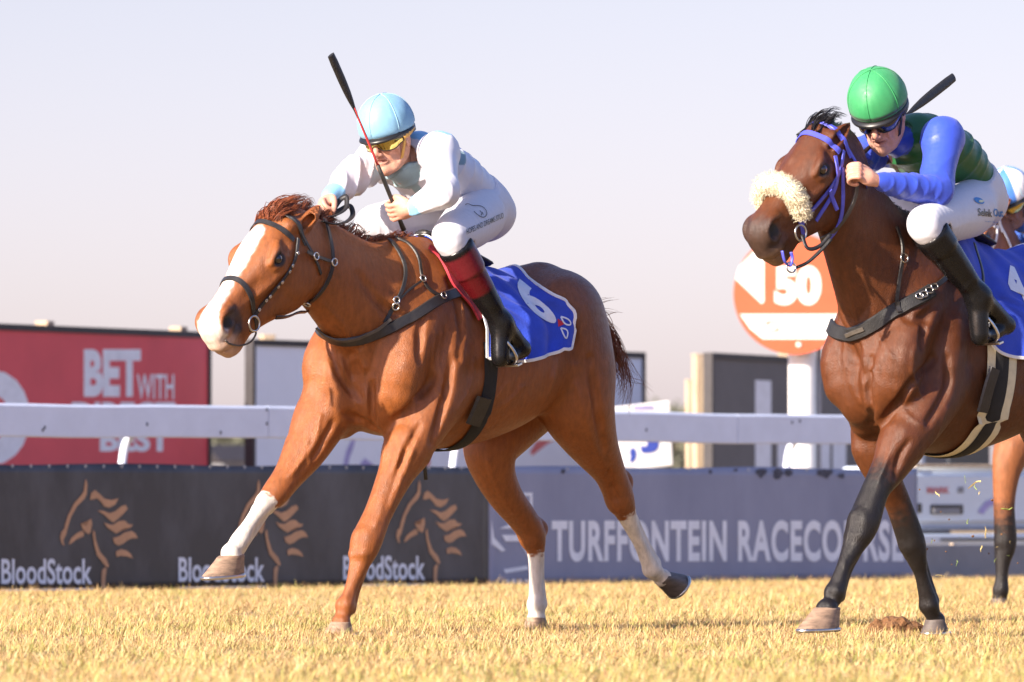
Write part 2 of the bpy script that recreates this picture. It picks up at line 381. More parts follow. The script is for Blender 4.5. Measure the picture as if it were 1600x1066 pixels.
# ground and grass
gr = mesh_obj('ground', [(-900, -50, 0), (900, -50, 0), (900, 2500, 0), (-900, 2500, 0)], [(0, 1, 2, 3)], M['turf'], smooth=False); props(gr, 'dry yellow turf of the racecourse', None, None, 'structure')
FA = math.radians(50); FD = np.array([math.cos(FA), math.sin(FA), 0]); FN = np.array([math.sin(FA), -math.cos(FA), 0]); FO = np.array([0, 46.5, 0]); FP = (FO, FN)
def ft(px): return (px - 800) * 46.5 / (FPX * FD[0] - (px - 800) * FD[1])
def grass(n=1000000, seed=3):
    """single-triangle blades, most of them lying over, in tufts of several sizes"""
    rng = np.random.default_rng(seed)
    y = 20 + 31 * rng.uniform(0, 1, n) ** 1.1; hw = .0693 * y + 1.6; x = rng.uniform(-1, 1, n) * hw
    keep = ((np.stack([x, y, np.zeros(n)], 1) - FO) @ FN) > -.2; x, y = x[keep], y[keep]; n = len(x)
    p2 = np.stack([x, y, np.zeros(n)], 1); big = vnoise(p2, 1, 1.3) + .6 * vnoise(p2, 2, 4.0); tuft = vnoise(p2, 3, 14.0) + .8 * vnoise(p2, 4, 33.0) + .5 * vnoise(p2, 5, 70.0)
    k = rng.uniform(0, 1, n) < np.clip(.70 + .35 * tuft, .15, 1); x, y, big, tuft = x[k], y[k], big[k], tuft[k]; n = len(x)
    cut_ = np.zeros(n, bool)                      # hoof cuts: small torn patches
    for cx, cy, cr in np.stack([rng.uniform(-3, 3, 90), rng.uniform(22, 44, 90), rng.uniform(.03, .10, 90)], 1): cut_ |= ((x - cx) ** 2 + ((y - cy) * .45) ** 2 < cr * cr)
    k = ~cut_ | (rng.uniform(0, 1, n) < .12); x, y, big, tuft = x[k], y[k], big[k], tuft[k]; n = len(x)
    h = np.clip(rng.gamma(4, .0058, n) * (1 + .40 * tuft + .22 * big), .006, .085); az = rng.uniform(0, 6.283, n) + .8 * big; lean = rng.gamma(3, .42, n)
    dx, dy = np.cos(az), np.sin(az); w = rng.uniform(.0011, .0026, n); sx, sy = -dy * w, dx * w
    b = np.stack([x, y, np.full(n, -.003)], 1); t = b + np.stack([dx * h * lean, dy * h * lean, h * np.clip(1.05 - .22 * lean, .15, 1)], 1); s = np.stack([sx, sy, np.zeros(n)], 1)
    V = np.stack([b - s, b + s, t], 1).reshape(-1, 3); Fq = np.arange(n * 3).reshape(-1, 3)
    pal = np.array([(.64, .45, .19), (.60, .38, .17), (.72, .55, .29), (.44, .26, .14), (.47, .42, .13), (.30, .34, .09)])
    q = np.stack([x, y, 0 * x], 1); g = np.clip(.5 + .5 * vnoise(q, 9, 2.2) + .35 * vnoise(q, 10, 9.0), 0, 1); near = np.clip((27 - y) / 6, 0, 1); dry = np.clip(-.2 - .5 * vnoise(q, 11, 3.1), 0, 1)
    pr = np.stack([np.full(n, .34), .22 + .2 * dry, np.full(n, .22), .14 + .12 * (tuft < -.3) + .35 * dry, .12 + .5 * g ** 3 + .75 * near * g, .02 + .35 * g ** 4 + .5 * near * g ** 2], 1); pr /= pr.sum(1, keepdims=True)
    ci = (rng.uniform(0, 1, (n, 1)) > np.cumsum(pr, 1)).sum(1).clip(0, 5); c = pal[ci] * rng.uniform(.72, 1.18, (n, 1))
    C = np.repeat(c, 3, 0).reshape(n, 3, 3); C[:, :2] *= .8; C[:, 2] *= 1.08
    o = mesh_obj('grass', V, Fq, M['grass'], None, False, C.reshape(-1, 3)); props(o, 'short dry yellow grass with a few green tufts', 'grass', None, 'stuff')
grass()
# running rail -----------------------------------------------------------------
FX = lambda t, z=0, off=0: FO + FD * t + FN * off + np.array([0, 0, z])
rail = empty('running_rail', FX(0), 0, 'white running rail on curved posts behind the horses', 'rail')
def loc0(o, pts): return [np.array(p) - np.array(o.location) for p in pts]
joints = [-9.0, ft(-420), ft(417), ft(1150), 7.2, 11.0]
for i in range(len(joints) - 1):
    a, b = joints[i] + .004, joints[i + 1] - .004; n = 14; v = []
    prof = [(-.035, .912), (-.03, .905), (.03, .905), (.035, .912), (.035, 1.085), (.025, 1.10), (-.025, 1.10), (-.035, 1.085)]
    for t in np.linspace(a, b, n):
        wob = .004 * math.sin(t * 1.9) + .002 * math.sin(t * 5.3)
        for (o_, z_) in prof: v.append(FX(t, z_ + wob, -o_ - .02) - FX(0))
    f = [(k * 8 + j, k * 8 + (j + 1) % 8, (k + 1) * 8 + (j + 1) % 8, (k + 1) * 8 + j) for k in range(n - 1) for j in range(8)] + [tuple(range(8)), tuple((n - 1) * 8 + j for j in range(7, -1, -1))]
    MB().add(v, f).build('rail_beam', M['rail_white'], rail)
for px in (-330, 205, 722, 1243, 1594, 1990):
    t = ft(px)
    pts = [(0, -.05, -.075), (0, .45, -.075), (.0, .70, -.075), (.012, .80, -.075), (.035, .87, -.075), (.08, .93, -.07)]
    MB().tube(spline([FX(t + a, z, o) - FX(0) for a, z, o in pts], 5), .026, 12).build('post', M['rail_white'], rail, True)
for px, py in ((70, 668), (67, 672), (417, 662), (417, 640), (230, 663), (345, 676), (1238, 660), (1250, 658), (1010, 672)):
    p = plane_hit((FO + FN * .015, FN), px, py, .002) - FX(0); MB().box(p, .012, .003, .02, (FD, FN, (0, 0, 1))).build('scuff', M['dirt'], rail)
# banners ----------------------------------------------------------------------
def banner(name, label, t0, t1, z0, z1, m, seed):
    r = empty(name, FX((t0 + t1) / 2), 0, label, 'banner'); o = np.array(r.location); n, k = int((t1 - t0) / .06), 14; rng = np.random.default_rng(seed); v = []
    q = np.array([[t0 + (t1 - t0) * i / n, z0 + (z1 - z0) * j / k, 0] for i in range(n + 1) for j in range(k + 1)]); W_ = .0010 * vnoise(q, seed, 4) + .0005 * vnoise(q, seed + 1, 14) - .0028
    for i in range(n + 1):
        t = t0 + (t1 - t0) * i / n
        for j in range(k + 1):
            z = z0 + (z1 - z0) * j / k; w = W_[i * (k + 1) + j]
            sag = .006 * math.sin(t * 3.1) * (j == k); v.append(FX(t, z + sag, w) - o)
    f = [(i * (k + 1) + j, (i + 1) * (k + 1) + j, (i + 1) * (k + 1) + j + 1, i * (k + 1) + j + 1) for i in range(n) for j in range(k)]
    nv = len(v); v += [p - FN * .012 for p in v]; f2 = [tuple(x + nv for x in q[::-1]) for q in f]
    rim = [i * (k + 1) for i in range(n + 1)] + [n * (k + 1) + j for j in range(1, k + 1)] + [i * (k + 1) + k for i in range(n - 1, -1, -1)] + [j for j in range(k - 1, 0, -1)]
    f3 = [(rim[(a + 1) % len(rim)], rim[a], rim[a] + nv, rim[(a + 1) % len(rim)] + nv) for a in range(len(rim))]
    mesh_obj('vinyl_sheet', np.array(v), f + f2 + f3, m, r)
    for t in np.arange(t0 + .12, t1, .155 if seed == 5 else .62):
        MB().torus(FX(t, z1 - .012, .016) - o, .007, .003, 10, 5, ax=FN).build('eyelet', M['steel'], r, True)
    return r
PO = (FO, FN)
bA = banner('advertising_banner', 'black advertising banner with three bronze horse heads', -9.0, ft(764), .0, .745, M['vinyl_black'], 5)
bB = banner('advertising_banner', 'slate blue racecourse banner with large white letters', ft(766), ft(1434), .0, .745, M['vinyl_blue'], 8)
def prt(name, parent, vf, m, box=None, shift=None, pl=PO):
    o = print_px(name, pl, vf, m, None, .0010, box, shift); o.data.transform(Matrix.Translation(-Vector(parent.location))); o.parent = parent; return o
LOGO = [[(447, 160), (455, 190), (452, 240), (440, 265), (400, 305), (370, 360), (352, 420), (345, 450), (330, 480), (335, 510), (322, 500), (313, 470), (318, 440), (335, 420), (340, 395), (355, 350), (385, 290), (420, 250), (437, 225), (440, 190)],
    [(468, 270), (475, 235), (495, 220), (520, 240), (545, 265), (580, 272), (618, 263), (600, 295), (570, 312), (545, 305), (525, 280), (505, 262), (485, 268)],
    [(507, 325), (540, 328), (570, 340), (600, 330), (630, 305), (655, 297), (665, 318), (640, 345), (615, 370), (590, 388), (570, 375), (545, 350)],
    [(540, 388), (565, 398), (590, 400), (620, 380), (650, 378), (670, 398), (692, 400), (680, 415), (650, 418), (625, 430), (605, 446), (580, 430), (560, 415)],
    [(588, 470), (620, 460), (650, 440), (685, 432), (705, 445), (718, 470), (690, 470), (665, 480), (640, 500), (615, 508), (595, 495)],
    [(603, 540), (630, 528), (660, 535), (680, 550), (693, 575), (660, 565), (630, 562), (607, 567)],
    [(420, 395), (440, 410), (455, 405), (465, 375), (475, 368), (480, 395), (472, 440), (462, 450), (445, 440), (430, 420)],
    [(358, 500), (370, 470), (400, 445), (425, 430), (438, 440), (435, 460), (400, 475), (375, 495), (365, 502)],
    [(488, 425), (495, 440), (500, 480), (520, 540), (555, 580), (568, 615), (560, 625), (540, 605), (505, 560), (490, 500), (483, 450)],
    [(530, 640), (545, 622), (556, 630), (550, 670), (548, 720), (552, 765), (535, 765), (528, 700)]]
t0 = ft(134); blood = text_mesh('BloodStock', 1.0, .022)
for px in (134, 404, 655):
    sh = FD * (ft(px) - t0)
    for s_ in LOGO: prt('horse_emblem', bA, poly_fill([(x / 3.3333, 700 + y / 3.3333) for x, y in s_], 0), M['vinyl_bronze'], None, sh)
    prt('lettering', bA, blood, M['vinyl_white'], (2, 873, 144, 913), sh)
    prt('underline', bA, ([(2, 921), (146, 919), (146, 922.5), (2, 924.5)], [(0, 1, 2, 3)]), M['vinyl_white'], None, sh)
prt('lettering', bB, text_mesh('TURFFONTEIN RACECOURSE', 1.0, .036, 0, 1.0, 1.10), M['vinyl_white'], (862, 813, 1412, 878))
for q in ([(818, 770), (832, 770), (832, 800), (828, 800), (828, 775), (818, 775)], [(768, 812), (772, 840), (790, 860), (784, 862), (768, 850)], [(780, 826), (812, 812), (820, 812), (820, 826)], [(784, 836), (818, 836), (832, 870), (826, 872), (812, 846), (790, 846)], [(786, 890), (824, 884), (826, 890), (790, 896)]):
    prt('course_emblem', bB, poly_fill(q, 0), M['vinyl_white'])
prt('lettering', bB, text_mesh('ARAB', 1.0, .03), M['vinyl_white'], (788, 905, 828, 917))
rng = np.random.default_rng(5)
for cx, cy, w_, h_ in ((1190, 736, 10, 12), (1215, 738, 9, 16), (1232, 737, 8, 9), (1290, 737, 16, 12), (1315, 742, 7, 7), (880, 735, 4, 6), (1110, 736, 3, 6), (1150, 734, 4, 4)):
    pts = [(cx + w_ * math.cos(a) * rng.uniform(.5, 1.1), cy + (h_ * (.9 if math.sin(a) > 0 else .4)) * math.sin(a) * rng.uniform(.6, 1.15)) for a in np.linspace(0, 6.283, 14, endpoint=False)]
    prt('mud_splash', bB, poly_fill(pts, 0), M['dirt'])
# low grey panel past the end of the banner
kb = empty('grey_panel', FX(ft(1436)), 0, 'low grey panel at the foot of the white vehicle', 'board')
MB().box(FX((ft(1436) + ft(1800)) / 2, .115, -.03) - np.array(kb.location), ft(1800) - ft(1436), .03, .23, (FD, FN, (0, 0, 1))).build('panel', M['car_trim'], kb, bevel=.006)
MB().box(FX(ft(1500), .12, -.06) - np.array(kb.location), .04, .03, .24, (FD, FN, (0, 0, 1))).build('stake', M['timber'], kb)
# billboards -------------------------------------------------------------------
def billboard(name, label, px, depth, yaw, x0, x1, z0, z1, m, posts=()):
    pl, d = board_plane(px, depth, yaw); o = pl[0]; nrm = pl[1]; r = empty(name, o, 0, label, 'billboard'); up = (0, 0, 1)
    MB().box(d * (x0 + x1) / 2 + np.array([0, 0, (z0 + z1) / 2]), x1 - x0, .05, z1 - z0, (d, nrm, up)).build('panel', m, r)
    for (a, b, c, e) in ((x0 - .04, x1 + .04, z1, z1 + .05), (x0 - .04, x1 + .04, z0 - .05, z0)): MB().box(d * (a + b) / 2 + np.array([0, 0, (c + e) / 2]), b - a, .08, e - c, (d, nrm, up)).build('frame_bar', M['frame_dark'], r)
    for a in (x0 - .02, x1 + .02): MB().box(d * a + np.array([0, 0, (z0 + z1) / 2]), .04, .078, z1 - z0, (d, nrm, up)).build('frame_bar', M['frame_dark'], r)
    for a in posts: MB().box(d * a - nrm * .12 + np.array([0, 0, (z1 + .09) / 2]), .11, .11, z1 + .09, (d, nrm, up)).build('post', M['timber'], r, bevel=.008)
    return r, (pl[0] + pl[1] * .026, pl[1])
def prb(name, b, vf, m, box=None): return prt(name, b[0], vf, m, box, None, b[1])
R1 = billboard('billboard', 'red betting billboard with white lettering at the left', 324, 58, 63, -7.0, -.04, .30, 1.80, M['board_red'], (-.25, -2.3, -5))
prb('lettering', R1, text_mesh('D', 1, .06), M['vinyl_white'], (-62, 578, 47, 727))
prb('lettering', R1, text_mesh('BET', 1, .05), M['vinyl_white'], (131, 546, 220, 620)); prb('lettering', R1, text_mesh('WITH', 1, .012), M['vinyl_white'], (214, 585, 272, 624))
prb('lettering', R1, text_mesh('DIRECT', 1, .04), M['vinyl_white'], (112, 628, 274, 664)); prb('lettering', R1, text_mesh('BEST', 1, .045), M['vinyl_white'], (156, 668, 267, 706))
R2 = billboard('billboard', 'pale blue billboard behind the chestnut horse', 1003, 63, 59, -6.1, -.04, .25, 1.74, M['board_pale'], (-3.2, -.3))
for pts, m in (([(536, 728), (541, 705), (548, 690), (556, 684), (552, 700), (546, 716), (544, 728)], 'ink_violet'), ([(562, 726), (570, 716), (578, 722), (586, 728), (576, 730)], 'ink_violet'), ([(662, 690), (672, 690), (672, 728), (662, 728)], 'ink_red'), ([(828, 706), (838, 690), (856, 684), (874, 685), (858, 692), (842, 704), (832, 712)], 'ink_red'), ([(520, 560), (526, 560), (526, 640), (520, 640)], 'ink_violet')):
    prb('printed_mark', R2, poly_fill(pts, 0), M[m])
R3 = billboard('billboard', 'dark grey billboard with white uprights behind the distance marker', 1106, 60, 68, .04, 6.0, .25, 1.68, M['board_grey'], (2.2, 4.5))
for x0, x1, y0 in ((1180, 1205, 594), (1215, 1233, 660), (1276, 1297, 668), (1301, 1322, 672)): prb('printed_mark', R3, ([(x0, y0), (x1, y0 + 1), (x1, 745), (x0, 745)], [(0, 1, 2, 3)]), M['vinyl_white'])
def timber_post(px0, px1, ytop, depth, label):
    r = empty('timber_post', at((px0 + px1) / 2, 780, depth) * [1, 1, 0], .4, label, 'post'); w = (px1 - px0) * depth / FPX * .75; h = CAMH + (780 - ytop) * depth / FPX
    MB().box((0, 0, h / 2), w, w, h).build('shaft', M['timber'], r, bevel=.012); MB().box((0, 0, h + .006), w * 1.06, w * 1.06, .02).build('cap', M['timber'], r, bevel=.006)
timber_post(404, 431, 526, 60, 'thick pale timber post beside the pale billboard'); timber_post(1080, 1104, 556, 60.6, 'thick pale timber post beside the grey billboard')
timber_post(1070, 1084, 596, 66, 'thin pale post standing behind the rail left of grey billboard')
# small leaning sign
pl, d = board_plane(1008, 55, 20); sg = empty('leaning_sign', pl[0], 0, 'small white board with blue figures leaning behind the rail', 'sign')
q = [plane_hit(pl, x, y) - pl[0] for x, y in ((925, 742), (1052, 728), (1047, 626), (925, 640))]
MB().add(q + [p - pl[1] * .03 for p in q], [(0, 1, 2, 3), (7, 6, 5, 4), (0, 4, 5, 1), (1, 5, 6, 2), (2, 6, 7, 3), (3, 7, 4, 0)]).build('panel', M['paint_white'], sg, bevel=.01)
SP = (pl[0] + pl[1] * .004, pl[1])
prt('lettering', sg, text_mesh(',', 1, .06), M['ink_blue'], (984, 700, 994, 724), None, SP); prt('lettering', sg, text_mesh('J', 1, .07), M['ink_blue'], (1000, 660, 1029, 708), None, SP)
prt('lettering', sg, text_mesh('E', 1, .05), M['ink_violet'], (990, 634, 1022, 640), None, SP)
MB().box(np.array(plane_hit(pl, 1000, 760)) - pl[0] - pl[1] * .06 - [0, 0, .25], .05, .05, .9).build('stake', M['timber'], sg)
# distance marker: round disc on a stout post ------------------------------------
pl, d = board_plane(1240, 54, 8); dm = empty('distance_marker', pl[0], 0, 'round orange 50 distance marker on a stout white post', 'marker sign'); DP = (pl[0] + pl[1] * .16, pl[1])
c = plane_hit((pl[0] + pl[1] * .14, pl[1]), 1240, 459); Rm = 95 * 54 / FPX; up = np.array([0, 0, 1.0])
def disc(Rr, off, th, n=64):
    v = []
    for o_ in (0, -th):
        for a in np.linspace(0, 2 * math.pi, n, endpoint=False): v.append(c - pl[0] + d * math.cos(a) * Rr + up * math.sin(a) * Rr + pl[1] * (off + o_))
    return MB().add(v, [tuple(range(n)), tuple(range(2 * n - 1, n - 1, -1))] + [(i, i + n, (i + 1) % n + n, (i + 1) % n) for i in range(n)])
disc(Rm, .02, .025).build('disc', M['sign_orange'], dm)
prt('arrow', dm, poly_fill([(1149, 436), (1154, 418), (1190, 380), (1194, 382), (1194, 472), (1190, 475)], 0), M['sign_pale'], None, None, DP)
prt('lettering', dm, text_mesh('50', 1, .06), M['sign_pale'], (1210, 415, 1283, 477), None, DP)
prt('band', dm, poly_fill([(1156, 491), (1318, 491), (1322, 497), (1316, 522), (1306, 530), (1192, 530), (1172, 514)], 0), M['sign_pale'], None, None, DP)
for q in ([(1198, 502), (1219, 502), (1219, 504), (1203, 504), (1198, 509), (1196, 507)], [(1195, 519), (1213, 519), (1218, 514), (1215, 511), (1211, 517), (1195, 517)]): prt('emblem', dm, poly_fill(q, 0), M['sign_orange'], None, None, (DP[0] + DP[1] * .004, DP[1]))
prt('lettering', dm, text_mesh('SPORT', 1, 0), mat('faded_print', (.74, .66, .58), .5, .04, 6), (1230, 512, 1292, 519), None, (DP[0] + DP[1] * .004, DP[1]))
MB().torus(plane_hit(DP, 1248, 539) - pl[0], .012, .008, 12, 6, ax=pl[1]).build('bolt', M['sign_pale'], dm, True)
pc = at(1254, 780, 54) * [1, 1, 0] - pl[0] + [0, .05, 0]; hp = CAMH + (780 - 470) * 54 / FPX
MB().tube([pc, pc + [0, 0, hp * .5], pc + [0, 0, hp]], [.102, .102, .102], 28).build('post', M['paint_white'], dm, True, sharp=40)
MB().box(pc + [.125, .06, hp / 2], .03, .12, hp - .06).build('side_panel', M['car_trim'], dm)  # narrow grey panel along the right of the post
# low white cart beyond the rail --------------------------------------------------
VD = 53.5; va = FA; vd, vn = FD, FN; vo = np.array([(1416 - 800) / FPX * VD, VD, 0])
def vt(px): return (px - 1416) * VD / (FPX * vd[0] - (px - 800) * vd[1])
def vz(px, py): return CAMH + (780 - py) * (VD + vt(px) * vd[1]) / FPX
car = empty('utility_cart', vo, 0, 'low white utility cart with recessed handle parked beyond the rail', 'cart'); A = (vd, -vn, (0, 0, 1)); V = lambda x, y, z: vd * x - vn * y + np.array([0, 0, z])
W = vt(1700); ZT, ZM, ZB, ZU = vz(1500, 729), vz(1500, 828), vz(1500, 834), vz(1500, 852)
MB().box(V(W / 2, .30, (ZT + ZM) / 2), W, .6, ZT - ZM, A).build('body', M['car_white'], car, True, bevel=.03)
MB().box(V(W / 2, -.02, ZT + .004), W - .10, .05, .025, A).build('top_cap', M['timber'], car, bevel=.008)
MB().box(V(W / 2, -.012, (ZT + ZM) / 2), W - .16, .03, (ZT - ZM) - .12, A).build('tailgate', M['car_white'], car, bevel=.012)
hx = vt(1474); hz_ = vz(1474, 796)
hb = MB().box(V(hx, -.03, hz_), vt(1500) - vt(1450), .012, .07, A).build('handle_recess', M['car_dark'], car, bevel=.003)
MB().box(V(hx - .02, -.042, hz_ - .012), (vt(1500) - vt(1450)) * .82, .014, .040, A).build('handle', M['car_trim'], hb, bevel=.004)
MB().box(V(vt(1427), -.02, vz(1427, 794)), vt(1440) - vt(1424), .03, .07, A).build('tail_lamp', M['car_dark'], car, bevel=.006)
MB().box(V(W / 2, -.05, (ZB + ZU) / 2), W + .04, .14, ZB - ZU, A).build('bumper', M['car_white'], car, bevel=.015)
MB().box(V(W / 2, -.124, (ZB + ZU) / 2), W - .5, .01, .016, A).build('bumper_groove', M['car_dark'], car); MB().box(V(W / 2, -.015, ZM + .006), W - .02, .05, .022, A).build('trim_strip', M['car_trim'], car)
TP = (vo + vn * .032, vn); prt('lettering', car, text_mesh('MARK', 1, .03), M['ink_red'], (1449, 761, 1484, 771), None, TP); prt('badge', car, poly_fill([(1497, 761), (1506, 761), (1506, 770), (1497, 770)], 0), M['car_trim'], None, None, TP)
prt('decal_stripe', car, poly_fill([(1528, 800), (1540, 784), (1560, 776), (1560, 786), (1546, 792), (1536, 804)], 0), M['ink_violet'], None, None, TP)
for px in (1462, 1484, 1700): MB().box(V(vt(px), .25, ZT + .10), .035, .03, .22, A).build('bed_bar', M['car_trim'], car)
MB().box(V(vt(1572), .35, ZT + .09), .50, .04, .20, A).build('dark_panel', M['car_dark'], car, bevel=.01)
for x in (.15, W - .15): MB().torus(V(x, .3, .15), .10, .05, 24, 10, ax=vd).build('wheel', M['car_dark'], car, True)
# far trees and a low shed --------------------------------------------------------
M['leaf_far'] = mat('dusty_leaves', (.10, .11, .075), .8, .4, 1.5, col2=(.17, .17, .12)); M['bark'] = mat('bark', (.12, .085, .06), .9, .3, 8)
def tree(px, depth, h, w, label, seed):
    o = at(px, 780, depth) * [1, 1, 0]; r = empty('far_tree', o, 0, label, 'tree', 'trees beyond the billboards'); rng = np.random.default_rng(seed)
    mb = MB().tube([(0, 0, -.1), (.1, 0, h * .3), (-.05, .1, h * .7)], [h * .035, h * .028, h * .012], 8)
    for a in range(5): an = a * 1.3; mb.tube([(0, 0, h * (.28 + .06 * a)), (math.cos(an) * w * .25, math.sin(an) * w * .25, h * (.5 + .06 * a))], [h * .016, h * .006], 6)
    mb.build('trunk', M['bark'], r, True); V_, Fc = [], []
    cl = [(rng.normal() * w * .24, rng.normal() * w * .2, h * rng.uniform(.42, .95), rng.uniform(.12, .22) * w) for _ in range(16)]
    for cx, cy, cz, cr in cl:
        for _ in range(110):
            n = rng.normal(size=3); n /= np.linalg.norm(n); p = np.array([cx, cy, cz]) + n * cr * rng.uniform(.5, 1.1) * [1, 1, .7]; a_ = rng.normal(size=3) * .11 * w * .5; b_ = rng.normal(size=3) * .11 * w * .5
            k = len(V_); V_ += [p, p + a_ * .6, p + a_ * .5 + b_ * .5]; Fc.append((k, k + 1, k + 2))
    mesh_obj('crown', np.array(V_), np.array(Fc), M['leaf_far'], r, False)
tree(1046, 190, 3.1, 3.2, 'dusty grey-green tree showing between pale and grey billboards', 1); tree(1020, 215, 3.0, 3.0, 'smaller dusty tree left of the gap beside the grey billboard', 2); tree(362, 200, 2.8, 3.2, 'dusty low tree showing between red and pale billboards', 3); tree(395, 170, 2.2, 2.4, 'dark low tree close to the thick post by the pale billboard', 4); tree(338, 180, 1.9, 2.4, 'low scrubby tree against the red billboard edge', 6)
sh = empty('shed', at(372, 780, 130) * [1, 1, 0], .5, 'small grey shed glimpsed below the rail by the red billboard', 'shed'); MB().box((0, 0, .6), 1.1, 1.0, 1.2).build('wall', M['car_trim'], sh); MB().add([(-.65, -.6, 1.2), (.65, -.6, 1.2), (.65, .6, 1.2), (-.65, .6, 1.2), (-.65, 0, 1.5), (.65, 0, 1.5)], [(0, 1, 5, 4), (2, 3, 4, 5), (0, 4, 3), (1, 2, 5), (0, 3, 2, 1)]).build('roof', M['frame_dark'], sh)
# ---------------------------------------------------------------- horses
TORSO = np.array([  # u, top, bottom, half width, narrowing of the upper half, z of widest
    (.34, 1.20, 1.02, .07, .1), (.30, 1.29, .93, .145, .1), (.20, 1.42, .84, .195, .15), (.08, 1.52, .785, .215, .3), (-.05, 1.565, .755, .235, .45),
    (-.20, 1.545, .745, .255, .45), (-.36, 1.485, .765, .275, .25), (-.55, 1.45, .815, .28, .12), (-.72, 1.47, .885, .262, .12),
    (-.84, 1.50, .95, .25, .2), (-.96, 1.455, .98, .22, .2), (-1.03, 1.36, 1.02, .16, .1), (-1.07, 1.26, 1.08, .08, .0)])
def torso_fn(tab):
    q = spline(tab, 8); q = q[np.argsort(q[:, 0])]
    def fn(X, Y, Z):
        xs = X.ravel(); g = [np.interp(xs, q[:, 0], q[:, i])[:, None, None] for i in (1, 2, 3, 4)]
        zc = (g[0] * .46 + g[1] * .54); rz = np.where(Z > zc, g[0] - zc, zc - g[1]); tz = (Z - zc) / rz
        hw = g[2] * (1 - g[3] * np.clip(tz, 0, 1) ** 1.5)
        rho = (np.abs(Y / hw) ** 2.25 + np.abs(tz) ** 2.25) ** (1 / 2.25)
        d = (rho - 1) * np.minimum(hw, rz)
        du = np.maximum(np.maximum(q[0, 0] - X, X - q[-1, 0]), 0)
        return np.where(du > 0, np.sqrt(np.maximum(d, 0) ** 2 + du ** 2), d)
    return fn

